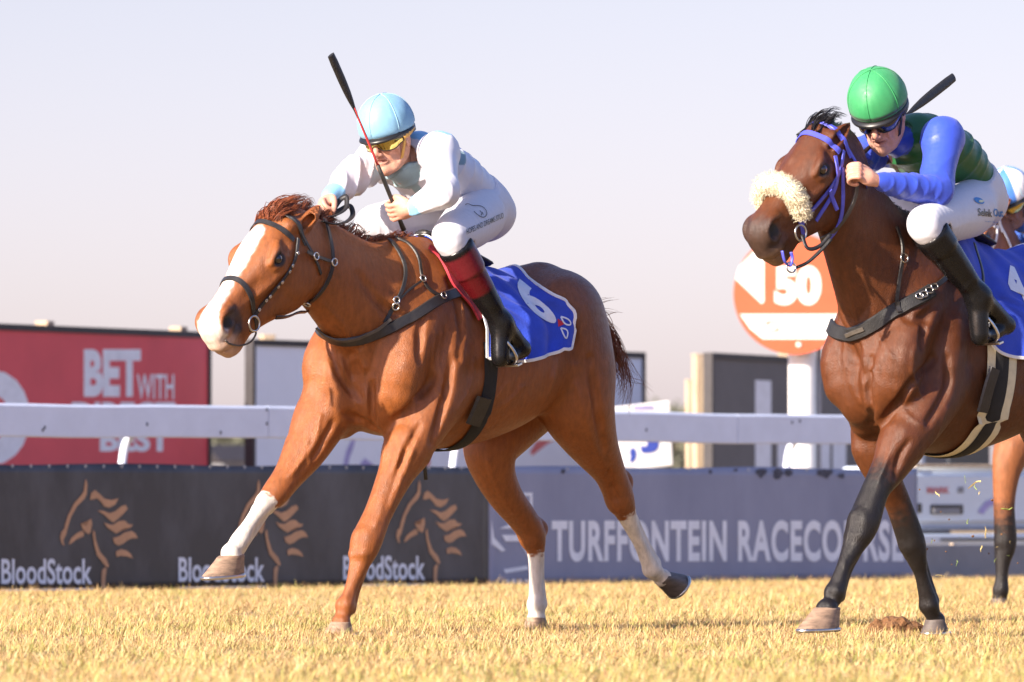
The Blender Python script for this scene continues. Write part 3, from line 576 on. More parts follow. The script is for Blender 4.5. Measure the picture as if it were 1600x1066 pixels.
HEAD = np.array([  # s, front, back, upper half width, jaw half width
    (-.07, .075, .20, .030, .02), (-.04, .030, .25, .060, .045), (.0, .008, .290, .076, .060), (.06, .0, .325, .088, .070), (.12, -.002, .342, .098, .074), (.18, .0, .340, .100, .072), (.23, .004, .322, .094, .066), (.30, .012, .288, .080, .055),
    (.38, .018, .256, .065, .047), (.46, .020, .232, .055, .043), (.53, .016, .222, .053, .042), (.58, .022, .218, .053, .042), (.615, .040, .205, .049, .038), (.640, .066, .182, .038, .03), (.652, .100, .150, .02, .015)])
def head_sdf(F, T, dv, nv, lv, hs, hw, hl, ears, neck_end):
    q = spline(HEAD, 6)
    def H(s, dep, lat): return T + hs * (hl * s * dv - dep * nv + hw * lat * lv)
    def HR(s, dep, lat, r, sq=1.0): return np.append(H(s, dep, lat), (r * hs, sq))
    def fn(X, Y, Z):
        x, y, z = (X - T[0]) / hs, (Y - T[1]) / hs, (Z - T[2]) / hs
        s = (x * dv[0] + y * dv[1] + z * dv[2]) / hl; dep = -(x * nv[0] + y * nv[1] + z * nv[2]); lat = np.abs(x * lv[0] + y * lv[1] + z * lv[2]) / hw
        fr, bk, wu, wl = [np.interp(s, q[:, 0], q[:, i]) for i in (1, 2, 3, 4)]
        hd = (bk - fr) / 2; t = (dep - fr) / (bk - fr); k = np.clip((t - .30) / .30, 0, 1); k = k * k * (3 - 2 * k)
        w = wu * (1 - k) + wl * k
        rho = (np.abs(lat / w) ** 2.5 + np.abs(2 * t - 1) ** 3.2) ** (1 / 2.7)
        d = (rho - 1) * np.minimum(w, hd); ds = np.maximum(np.maximum(q[0, 0] - s, s - q[-1, 0]), 0)
        return np.where(ds > 0, np.sqrt(np.maximum(d, 0) ** 2 + ds ** 2), d) * hs
    ends = np.array([H(s, d, l) for s in (-.08, .66) for d in (-.02, .34) for l in (-.12, .12)])
    F.func(ends.min(0), ends.max(0), fn, .035)
    ln = lambda rows, k, sub=False: F.chain([HR(*r) for r in rows], k, sub=sub)
    R = np.stack([dv, lv, nv], 1)
    def E(s, dep, lat, rad, k, sub=False):
        """ellipsoid whose axes follow the head: along, across, depth"""
        c = H(s, dep, lat); rad = np.array(rad) * hs; m = max(rad)
        sl, g = F.box(c - m, c + m, k + 3 * F.vox)
        if sl is None: return
        x = [g[i] - c[i] for i in range(3)]
        p = [(R[0, i] * x[0] + R[1, i] * x[1] + R[2, i] * x[2]) / rad[i] for i in range(3)]
        k0 = np.sqrt(p[0] ** 2 + p[1] ** 2 + p[2] ** 2) + 1e-6; k1 = np.sqrt((p[0] / rad[0]) ** 2 + (p[1] / rad[1]) ** 2 + (p[2] / rad[2]) ** 2) + 1e-6
        F.put(sl, (k0 * (k0 - 1) / k1).astype(np.float32), k, sub)
    # neck to skull
    F.chain([np.append(H(.02, .13, 0), (.12 * hs, .62)), np.append(H(-.04, .15, 0) * .5 + .5 * np.array(neck_end[:3]), (.145, .58)), np.array(neck_end)], .04)
    ln([(.0, .025, 0, .030), (.09, .018, 0, .020), (.2, .014, 0, .010)], .03)                                  # forehead swell
    for sd in (1, -1):
        # orbit: brow bone above and in front, lower rim, then the socket
        ln([(.130, .050, sd * .080, .018), (.165, .043, sd * .092, .017), (.200, .046, sd * .096, .014), (.232, .060, sd * .091, .010)], .016)
        ln([(.150, .088, sd * .090, .014), (.19, .096, sd * .094, .012), (.228, .086, sd * .091, .010)], .016)
        E(.190, .071, sd * .109, (.025, .014, .0145), .006, True)
        E(.105, .060, sd * .098, (.030, .016, .020), .02, True)                                                # hollow above the eye
        ln([(.19, .122, sd * .088, .013), (.27, .122, sd * .078, .013), (.36, .115, sd * .061, .010)], .016)    # facial crest
        E(.41, .075, sd * .079, (.08, .020, .022), .022, True); E(.27, .165, sd * .090, (.09, .016, .025), .02, True)                                                # dip beside the nasal bone
        ln([(.30, .19, sd * .074, .012), (.38, .175, sd * .066, .014), (.46, .165, sd * .058, .012)], .02, True)   # between cheek and bars
        E(.085, .205, sd * .060, (.115, .026, .105), .02)                                                     # round cheek
        # nostril: flared rim, comma-shaped opening
        ln([(.500, .058, sd * .042, .018), (.545, .046, sd * .048, .019), (.585, .054, sd * .049, .018), (.602, .082, sd * .045, .018), (.585, .110, sd * .044, .015), (.55, .105, sd * .048, .012)], .012)
        ln([(.525, .068, sd * .064, .011), (.555, .066, sd * .068, .020), (.580, .078, sd * .067, .022), (.585, .096, sd * .062, .014)], .006, True)
        # lips
        ln([(.47, .165, sd * .054, .0035), (.53, .175, sd * .053, .005), (.59, .176, sd * .046, .006), (.635, .165, sd * .02, .006), (.655, .160, 0, .006)], .007, True)
        ln([(.54, .145, sd * .038, .018), (.60, .146, sd * .030, .020), (.632, .138, sd * .014, .020)], .018)
        e = [np.array(x, float) for x in ears[0 if sd == 1 else 1]]
        b0 = H(.015, .05, sd * .060); op = e[3] / np.linalg.norm(e[3])
        # ear: a leaf, wide in the middle, cupped towards op
        ax = e[2] - e[0]; side = np.cross(ax, op); side /= np.linalg.norm(side)
        F.chain([np.append(b0, .034), np.append(e[0], .033), np.append(e[1] - op * .004, .031), np.append(e[1] * .45 + e[2] * .55 - op * .002, .021), np.append(e[2], .004)], .018, n=5)
        F.chain([np.append(e[0] + op * .030, .012), np.append(e[1] + op * .022, .018), np.append(e[1] * .45 + e[2] * .55 + op * .016, .012), np.append(e[2] * .9 + e[1] * .1 + op * .008, .003)], .005, n=5, sub=True)
    ln([(.50, .205, 0, .022), (.56, .210, 0, .026), (.60, .202, 0, .022)], .02)                                # chin
def build_horse(fr, S, name, label, group, vox=.0065):
    root = empty(name, fr.o, fr.rot, label, 'horse', group)
    P = fr.P; sc = S.get('scale', 1.0)
    tab = TORSO.copy(); tab[:, :4] *= sc; tab[:, 2] += S.get('belly', 0); tab[:, 0] += S.get('du', 0)
    legs = {}
    for key, rows in S['legs'].items():
        legs[key] = np.array([np.append(P(px, py, lat), r) for (px, py, lat, r) in rows])
    for key, hf in S['hooves'].items():          # the leg flares into the coronet
        c_, to_, he_ = P(*hf[0]), P(*hf[1]), P(*hf[2]); legs[key] = np.vstack([legs[key], np.append(c_ + ((to_ + he_) / 2 - c_) * .06, hf[3] * .76)])
    allp = np.vstack(list(legs.values()))
    T = np.array(S['T'], float); hp = S['hpitch']; hy = S.get('hyaw', 0.0); hs = S.get('hscale', 1.0); hw_ = S.get('hwide', 1.0); roll = S.get('hroll', 0.0); hl_ = S.get('hlen', 1.0)
    d0 = Vector((math.cos(hp), 0, -math.sin(hp))); n0 = Vector((math.sin(hp), 0, math.cos(hp))); l0 = Vector((0, 1, 0))
    RM = Matrix.Rotation(hy, 3, 'Z'); R2 = Matrix.Rotation(roll, 3, d0)
    dv, nv, lv = [np.array(RM @ (R2 @ q)) for q in (d0, n0, l0)]
    def H(s, dep, lat): return T + hs * (hl_ * s * dv - dep * nv + hw_ * lat * lv)
    def HR(s, dep, lat, r, sq=1.0): return np.append(H(s, dep, lat), (r * hs, sq * (hw_ if sq != 1 else 1)))
    muz = H(.7, .1, 0)
    lo = np.minimum(allp[:, :3].min(0) - .09, [-1.25 * sc, -.40, 0]); hi = np.maximum(np.maximum(allp[:, :3].max(0) + .09, muz + .08), np.array([.5, .40, T[2] + .17]))
    lo[2] = -.02
    F = Field(lo, hi, vox)
    F.func([tab[:, 0].min() - .02, -.32 * sc, .6], [tab[:, 0].max() + .02, .32 * sc, 1.75], torso_fn(tab), 0)
    # withers ridge and spine
    F.chain([(x * sc + S.get('du', 0), 0, z * sc, r) for x, z, r in ((.1, 1.49, .06), (-.06, 1.525, .05), (-.22, 1.50, .05), (-.5, 1.42, .05), (-.8, 1.455, .06), (-.98, 1.42, .06))], .05)
    # neck
    F.chain([(*p, r, sq) for (p, r, sq) in [(np.array((q[0], q[1], q[2])), q[3], q[4]) for q in S['neck']]], .10, n=5)
    for q in S.get('crest', []): F.chain(q, .06)
    # shoulders, breast, forearms' roots
    for sd, key in ((1, 'LF'), (-1, 'RF')):
        du, dz = S['shoulder'][key]
        c = np.array([du, 0, dz])
        F.chain([c + (-.14 * sc, sd * .10, .38 * sc), c + (-.02, sd * .135, .20 * sc), c + (.10 * sc, sd * .145, .02), c + (.11 * sc, sd * .135, -.10)] if 0 else
                [(*(c + (-.12 * sc, sd * .10, .34 * sc)), .07), (*(c + (.0, sd * .140, .19 * sc)), .085), (*(c + (.12 * sc, sd * .145, .02)), .098), (*(c + (.13 * sc, sd * .125, -.09)), .10)], .05)
        F.chain([(*(c + (-.17, sd * .165, .22)), .06), (*(c + (-.10, sd * .18, .02)), .095), (*(c + (-.05, sd * .165, -.14)), .09)], .035)      # triceps
        F.ell(c + (.12, sd * .075, -.135), (.105, .085, .125), .03, pitch=.25)                                                                # pectoral lobe
        F.chain([(*(c + (.15, sd * .05, .06)), .05), (*(c + (.17, sd * .07, -.08)), .06), (*(c + (.06, sd * .11, -.24)), .055)], .025)
    F.ell((S['shoulder']['LF'][0] * .5 + S['shoulder']['RF'][0] * .5 + .02, 0, .95 * sc), (.17, .17, .15), .04)
    # ribs, just hinted
    for i, x in enumerate(np.arange(-.34, -.62, -.06)):
        for sd in (1, -1): F.chain([(x, sd * (.315 - abs(x + .5) * .05) * sc, 1.2 * sc, .03), (x - .03, sd * (.322 - abs(x + .5) * .05) * sc, 1.08 * sc, .032), (x - .0, sd * (.30 - abs(x + .5) * .05) * sc, .95 * sc, .03)], .02, sub=True)
    # quarters
    for sd, key in ((1, 'LH'), (-1, 'RH')):
        x0 = S.get('du', 0); L = legs[key]
        F.ell((-.84 * sc + x0, sd * .115, 1.29 * sc), (.19, .155, .185), .06, pitch=.3)
        F.ell((-.72 * sc + x0, sd * .20, 1.33 * sc), (.13, .065, .11), .06, pitch=.5)        # point of hip
        F.ell((-.95 * sc + x0, sd * .11, 1.16 * sc), (.12, .12, .20), .06, pitch=-.1)       # buttock
    for key, L in legs.items():
        kk = .045 if key[1] == 'H' else .035
        F.chain(L, kk, n=9)
    for key, L in legs.items():
        def fr_at(i):
            t = L[min(i + 1, len(L) - 1), :3] - L[max(i - 1, 0), :3]; t = t / np.linalg.norm(t); b = np.array([-1., 0, 0]) - t * -t[0]; return t, b / np.linalg.norm(b)
        if key[1] == 'F':
            kn = S.get('knee', {}).get(key, 5); p = L[kn, :3]; t, b = fr_at(kn); R = L[kn, 3]; sd = np.sign(p[1])
            F.ell(p - b * R * .35, (R * .72, R * .80, R * .95), .012); F.ell(p + b * R * .80 - t * .012, (R * .42, R * .38, R * .6), .018)
            F.ell(p - b * R * .3 + t * R * 1.0, (R * .5, R * .75, R * .4), .012)
            a_, c_ = L[kn + 1], L[kn + 3]; _, b1 = fr_at(kn + 1); _, b2 = fr_at(kn + 3)
            F.chain([(*(p + b * R * .62), .020), (*(a_[:3] + b1 * .036), .017), (*(L[kn + 2, :3] + b2 * .036), .0145), (*(c_[:3] + b2 * .034), .021)], .007)      # tendon
            F.ell(c_[:3] + b2 * .028, (.022, .024, .026), .012); F.ell(c_[:3] - b2 * .012, (.032, .036, .030), .015)
            # forearm muscles
            e1, e2, e3 = L[kn - 3], L[kn - 2], L[kn - 1]; _, b0 = fr_at(kn - 3); _, b3 = fr_at(kn - 1)
            F.chain([(*(e1[:3] - b0 * e1[3] * .45 + np.array([0, sd * .015, 0])), e1[3] * .62), (*(e2[:3] - b0 * e2[3] * .5), e2[3] * .62), (*(e3[:3] - b3 * e3[3] * .5), e3[3] * .4)], .02)
            F.chain([(*(e1[:3] + b0 * e1[3] * .5 + np.array([0, sd * .02, 0])), e1[3] * .58), (*(e2[:3] + b0 * e2[3] * .55), e2[3] * .55), (*(e3[:3] + b3 * e3[3] * .5), e3[3] * .42)], .016)
        else:
            hk = S['hock'][key]; ph = P(*S['hockpt'][key]); p = L[hk, :3]; t, b = fr_at(hk); R = L[hk, 3]
            F.chain([(*(L[hk - 3, :3] + b * L[hk - 3, 3] * .55), .035), (*(L[hk - 2, :3] * .5 + ph * .5 + b * .012), .019), (*ph, .023), (*(p * .5 + ph * .5 + t * .03), .026), (*(L[hk + 1, :3] + b * .022), .019)], .016, n=5)
            F.ell(p - b * R * .3, (R * .7, R * .85, R * 1.05), .02)
            _, b2 = fr_at(hk + 3)
            F.chain([(*(L[hk + 1, :3] + b * .034), .018), (*(L[hk + 2, :3] + b2 * .036), .0145), (*(L[hk + 3, :3] + b2 * .034), .021)], .007)
            F.ell(L[hk + 3, :3] + b2 * .028, (.022, .024, .026), .012); F.ell(L[hk + 3, :3] - b2 * .012, (.033, .037, .032), .015)
    for pts in S.get('grooves', []): F.line_px(fr, pts[0], pts[1], pts[2] * 2.0)
    for pts in S.get('ridges', []): F.line_px(fr, pts[0], pts[1], pts[2] * 1.6, sub=False)
    head_sdf(F, T, dv, nv, lv, hs, hw_, hl_, S['ears'], S['neck'][-1])
    v, f = F.mesh(4)
    # coat colour -------------------------------------------
    base = np.array(S['coat']); col = np.tile(base, (len(v), 1)).astype(np.float64)
    nz = vnoise(v, 3, 22.0) * .6 + vnoise(v, 5, 60.0) * .5 + vnoise(v, 6, 180.0) * .5
    col *= (1 + .10 * vnoise(v, 1, 7.0) + .05 * vnoise(v, 2, 90.0) + .05 * vnoise(v, 4, 260.0))[:, None]
    rel = (v - T) / hs; hs_s = rel @ dv / hl_; hd = -(rel @ nv); hl = rel @ lv / hw_
    ishead = (hs_s > .02) & (hd < .33) & (hd > -.06) & (np.abs(hl) < .16) & (v[:, 0] > T[0] - .22)
    def mixin(w, c):
        nonlocal col
        w = np.clip(w, 0, 1)[:, None]; col = col * (1 - w) + np.array(c) * w
    # legs
    for key, L in legs.items():
        q = spline(L[:, :3], 5); t = np.linspace(0, len(L) - 1, len(q)); rr = spline(L, 5)[:, 3]
        m = np.where((v[:, 2] < 1.0))[0]
        d = np.linalg.norm(v[m][:, None, :] - q[None], axis=2) - rr[None]; bi = d.argmin(1); dm = d.min(1); tt = np.full(len(v), -1.0)
        near = dm < .05; tt[m[near]] = t[bi[near]]
        if 'points' in S and key in S['points']:
            t0, t1 = S['points'][key]; mixin(np.where(tt >= 0, sstep(t0, t1, tt + .25 * nz), 0), S['pointcol'])
        if key in S.get('socks', {}):
            t0 = S['socks'][key]; mixin(np.where(tt >= 0, sstep(t0 - .08, t0 + .08, tt + .22 * nz), 0), (.62, .57, .50))
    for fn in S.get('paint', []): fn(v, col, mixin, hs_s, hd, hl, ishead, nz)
    # near-black nostril openings, dark skin round the eyes
    for sd in (1, -1):
        c = H(.568, .076, sd * .062); mixin(sstep(.034, .024, np.linalg.norm(v - c, axis=1)), (.010, .007, .006))
        c = H(.19, .070, sd * .10); mixin(sstep(.038, .028, np.linalg.norm((v - c), axis=1)), (.025, .015, .012))
    body = mesh_obj('body', v, f, S['mat'], root, col=col)
    bvh = BVHTree.FromPolygons([Vector(q) for q in v], f.tolist())
    for sd in (1, -1):
        bm = bmesh.new(); bmesh.ops.create_uvsphere(bm, u_segments=20, v_segments=12, radius=.0205 * hs)
        bmesh.ops.translate(bm, verts=bm.verts, vec=Vector(H(.190, .070, sd * .0905)))
        bm_obj('eye', bm, M['eye'], root, True)
    # hooves ------------------------------------------------
    for key, hf in S['hooves'].items():
        c = P(*hf[0]); toe = P(*hf[1]); heel = P(*hf[2])
        ax = (toe + heel) / 2 - c; fw = toe - heel; Lf = np.linalg.norm(fw); fw = fw / Lf; ax = ax - fw * np.dot(ax, fw) * .0
        sdv = np.cross(ax, fw); sdv /= np.linalg.norm(sdv); wid = hf[3]
        mb = MB(); rings = []; n = 22
        for t, k in ((-.04, .62), (.0, .74), (.07, .80), (.14, .80), (.55, .92), (.9, 1.02), (1.0, 1.03), (1.0, .9), (.95, .5)):
            cc = c + ax * t; ring = []
            for i in range(n):
                a = 2 * math.pi * i / n; fx = math.cos(a); sx = math.sin(a)
                front = Lf * .56 * k * (.72 + .28 * min(1, max(0, t))); back = Lf * .46 * k * (.85 + .15 * min(1, max(0, t)))
                ring.append(cc + fw * fx * (front if fx > 0 else back) + sdv * sx * wid * k * (1 - .18 * (fx < -.3)))
            rings.append(ring)
        vv = [p for r_ in rings for p in r_] + [c + ax * .93]
        ff = [(i * n + k, i * n + (k + 1) % n, (i + 1) * n + (k + 1) % n, (i + 1) * n + k) for i in range(len(rings) - 1) for k in range(n)]
        ff += [((len(rings) - 1) * n + k, (len(rings) - 1) * n + (k + 1) % n, len(vv) - 1) for k in range(n)]
        mb.add(vv, ff); ho = mb.build('hoof', M[hf[4]], root, True, sharp=50)
        sh = MB(); pts = []
        for a in np.linspace(-2.5, 2.5, 18):
            fx = math.cos(a); sx = math.sin(a); pts.append(c + ax * 1.03 + fw * fx * (Lf * .54 if fx > 0 else Lf * .46) + sdv * sx * wid * .97)
        sh.tube(pts, .008, 6); sh.build('shoe', M['steel'], ho, True)
    return root, bvh, dict(H=H, dv=dv, nv=nv, lv=lv, T=T, hs=hs, body=body, field=F)
def strands(name, roots, m, parent, seed=0, r0=.0022, nseg=6):
    """locks of hair. roots: (control points, jitter, count, spread); the hairs of one lock share its curve and gather at the tip"""
    rng = np.random.default_rng(seed); V = []; Fc = []
    for pts, jit, cnt, spread in roots:
        pts = np.array(pts, float); k = len(pts); prof = np.sin(np.linspace(.35, 2.6, k))[:, None]
        for c in range(cnt):
            off = rng.normal(size=3) * spread + rng.normal(size=3) * jit * prof + rng.normal(size=(k, 3)) * jit * .25 * np.linspace(0, 1, k)[:, None]
            ln = rng.uniform(.75, 1.05); q = pts[0] + (pts - pts[0]) * ln + off
            s = spline(q, max(2, nseg // (k - 1) + 1)); n = len(s); r = r0 * rng.uniform(.6, 1.4)
            b = len(V); a1 = rng.normal(size=3); a1 /= np.linalg.norm(a1)
            for i, p in enumerate(s):
                t = s[min(i + 1, n - 1)] - s[max(i - 1, 0)]; t = t / (np.linalg.norm(t) + 1e-9)
                u = np.cross(t, a1); u /= np.linalg.norm(u) + 1e-9; w = np.cross(t, u); rr = r * (1 - .85 * (i / (n - 1)) ** 1.5)
                for kk in range(3):
                    an = 2.094 * kk; V.append(p + (u * math.cos(an) + w * math.sin(an)) * rr)
            for i in range(n - 1):
                for kk in range(3): Fc.append((b + i * 3 + kk, b + i * 3 + (kk + 1) % 3, b + (i + 1) * 3 + (kk + 1) % 3, b + (i + 1) * 3 + kk))
    return mesh_obj(name, np.array(V), np.array(Fc), m, parent)

M['coat1'] = mat('chestnut_coat', (.3, .1, .03), .40, .26, 55, .42, 420, attr=True, sheen=0, spec=.42, stretch=(1, 1, .30))
M['coat2'] = mat('bay_coat', (.3, .1, .03), .40, .26, 55, .42, 420, attr=True, sheen=0, spec=.38, stretch=(1, 1, .30))
M['eye'] = mat('eye', (.02, .01, .008), .06, .1, 30, coat=1)
M['hoof_pale'] = mat('pale_hoof', (.27, .18, .12), .6, .45, 18, .3, 120, stretch=(1, 1, 4))
M['hoof_dark'] = mat('grey_hoof', (.10, .08, .07), .55, .35, 18, .3, 120, stretch=(1, 1, 4))
M['mane1'] = mat('chestnut_mane', (.20, .055, .02), .45, .4, 40)
M['mane2'] = mat('black_mane', (.014, .011, .010), .40, .4, 40)
FR1 = Frame(50, 640, 30.0)
def paint1(v, col, mixin, s, d, l, ishead, nz):
    mixin(sstep(-.45, -.85, v[:, 0]) * sstep(.85, 1.25, v[:, 2]) * .55, (.085, .030, .012))      # darker towards the top and rear of the quarters
    # white blaze from forehead to lips, pink skin round the near nostril
    ctr = np.interp(s, [.05, .2, .4, .55, .66], [-.012, -.012, -.004, .006, .01]); w = np.interp(s, [.06, .09, .18, .26, .38, .48, .56, .62, .70], [.02, .038, .044, .040, .030, .026, .036, .052, .06])
    m = sstep(.008, -.008, np.abs(l - ctr) + .006 * nz - w) * sstep(.085, .06, d - np.interp(s, [.5, .62, .68], [0, .05, .12])) * ishead * sstep(.06, .09, s)
    mixin(m, (.66, .60, .56))
    mixin(sstep(.60, .66, s) * sstep(.16, .10, d) * ishead * .8 * (l > -.1), (.62, .44, .36))
    mixin(sstep(.52, .60, s) * sstep(.10, .14, d) * ishead * .8, (.50, .33, .24))
    mixin(sstep(.065, .035, np.sqrt((s - .525) ** 2 + (d - .105) ** 2 * .6 + (np.abs(l) - .06) ** 2) + .006 * nz) * ishead * .85, (.035, .028, .027))
S1 = dict(
    coat=(.240, .074, .0175), mat=M['coat1'], T=(.855, .0, 1.667), hpitch=.80, hyaw=-.03, hscale=1.06, hwide=1.14, hlen=.87,
    neck=[(.02, 0, 1.26, .29, .66), (.16, 0, 1.30, .275, .62), (.34, 0, 1.365, .225, .58), (.53, 0, 1.465, .185, .56), (.72, 0, 1.525, .155, .56)],
    shoulder={'LF': (.10, 1.06), 'RF': (.22, 1.08)},
    legs={
        'LF': [(712, 590, .150, .11), (672, 640, .155, .115), (636, 700, .150, .098), (619, 740, .145, .072), (592, 800, .14, .057), (572, 848, .135, .062), (562, 880, .13, .042), (549, 918, .125, .026), (540, 947, .12, .034), (534, 968, .12, .029)],
        'RF': [(540, 600, -.13, .115), (505, 648, -.14, .115), (477, 705, -.145, .084), (452, 742, -.15, .060), (430, 771, -.15, .055), (413, 789, -.15, .039), (391, 818, -.15, .028), (374, 846, -.15, .038), (362, 864, -.15, .031)],
        'LH': [(868, 500, .11, .19), (890, 570, .13, .188), (900, 630, .155, .160), (914, 668, .155, .128), (930, 700, .15, .098), (952, 738, .145, .068), (968, 776, .14, .060), (983, 815, .14, .035), (1001, 852, .14, .027), (1019, 888, .14, .037), (1032, 900, .14, .030)],
        'RH': [(860, 540, -.11, .19), (835, 600, -.13, .18), (795, 655, -.14, .145), (768, 695, -.14, .118), (771, 735, -.14, .09), (790, 775, -.14, .072), (815, 808, -.14, .062), (831, 834, -.14, .056), (837, 864, -.14, .036), (837, 905, -.14, .028), (839, 945, -.14, .036), (838, 968, -.14, .030)]},
    socks={'RF': 4.6, 'LH': 6.6, 'RH': 8.0, 'LF': 10.6},
    hock={'LH': 6, 'RH': 7}, hockpt={'LH': (980, 748, .14), 'RH': (847, 822, -.14)},
    grooves=[([(470, 372), (477, 400), (480, 440), (476, 478)], .02, .010), ([(659, 500), (656, 530), (655, 562)], .022, .009), ([(676, 590), (655, 620), (640, 638), (618, 656)], .02, .012), ([(580, 600), (580, 626), (581, 668)], .016, .012),
             ([(505, 522), (520, 560), (540, 598), (562, 622)], .022, .009), ([(706, 560), (700, 600), (687, 651), (674, 692)], .02, .009), ([(540, 646), (560, 655), (590, 672)], .018, .008),
             ([(655, 665), (640, 695), (630, 716), (612, 752), (600, 790)], .012, .006), ([(920, 560), (928, 610), (936, 661), (942, 700)], .022, .008),
             ([(700, 440), (715, 480), (722, 520), (716, 560)], .025, .006), ([(560, 430), (600, 480), (640, 500)], .03, .006), ([(520, 660), (505, 690), (490, 715)], .014, .006),
             ([(880, 470), (895, 520), (898, 560)], .03, .006), ([(950, 735), (957, 760), (962, 780)], .012, .005)],
    ridges=[([(870, 555), (863, 590), (853, 620)], .02, .008), ([(600, 700), (598, 730), (590, 770)], .006, .003), ([(690, 520), (684, 560), (690, 600)], .006, .0025), ([(530, 560), (545, 600), (560, 630)], .006, .003), ([(480, 690), (470, 720), (455, 745)], .006, .003),
            ([(790, 600), (760, 640), (730, 660)], .007, .0025), ([(640, 700), (630, 740), (612, 790)], .006, .003), ([(405, 430), (395, 455), (388, 478)], .005, .003), ([(432, 440), (415, 470), (408, 486)], .005, .003), ([(500, 470), (540, 515), (570, 575)], .010, .004),
            ([(680, 520), (676, 560), (684, 600), (692, 640)], .006, .003), ([(626, 690), (618, 730), (602, 778), (588, 820)], .006, .003), ([(652, 690), (641, 715), (634, 740)], .006, .003), ([(500, 650), (492, 690), (470, 722), (450, 745)], .006, .003),
            ([(820, 600), (800, 622), (775, 640)], .006, .003), ([(900, 600), (914, 650), (926, 690), (946, 732)], .007, .003), ([(762, 720), (776, 760), (800, 800)], .007, .003), ([(740, 560), (735, 600), (715, 640)], .006, .0025), ([(548, 870), (548, 900), (540, 935)], .005, .002), ([(1000, 842), (1010, 866), (1018, 884)], .005, .002)],
    hooves={'LF': ((533, 972, .12), (512, 993, .12), (551, 992, .12), .052, 'hoof_pale'), 'RF': ((362, 868, -.15), (322, 903, -.15), (380, 897, -.15), .056, 'hoof_pale'),
            'RH': ((838, 965, -.14), (822, 992, -.14), (858, 990, -.14), .052, 'hoof_pale'), 'LH': ((1033, 902, .14), (1052, 932, .14), (1068, 897, .14), .052, 'hoof_dark')},
    ears=[(FR1.P(468, 354, .075), FR1.P(484, 341, .088), FR1.P(500, 321, .085), (.8, .45, -.4)), (FR1.P(432, 340, -.075), FR1.P(445, 326, -.085), FR1.P(460, 312, -.08), (.8, -.45, -.4))],
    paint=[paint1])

def pxof(fr, v):
    w = fr.o + v[:, :1] * fr.h + v[:, 1:2] * fr.l + v[:, 2:] * np.array([[0, 0, 1]]) - CAM
    dep = w[:, 1] * _c + w[:, 2] * _s; up = -w[:, 1] * _s + w[:, 2] * _c
    return 800 + FPX * w[:, 0] / dep, 533 - FPX * up / dep
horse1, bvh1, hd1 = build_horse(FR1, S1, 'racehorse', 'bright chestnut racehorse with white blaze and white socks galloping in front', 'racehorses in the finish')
FR2 = Frame(50, 1430, 29.0)
def paint2(v, col, mixin, s, d, l, ishead, nz):
    mixin(sstep(.50, .59, s + .02 * nz) * ishead * .85, (.040, .026, .021))
    mixin(sstep(.56, .60, s) * sstep(.13, .16, d) * ishead * .6, (.30, .17, .09))
    mixin(sstep(1.42, 1.56, v[:, 2]) * (v[:, 0] < .2) * .75, (.035, .016, .010))
P2 = FR2.P
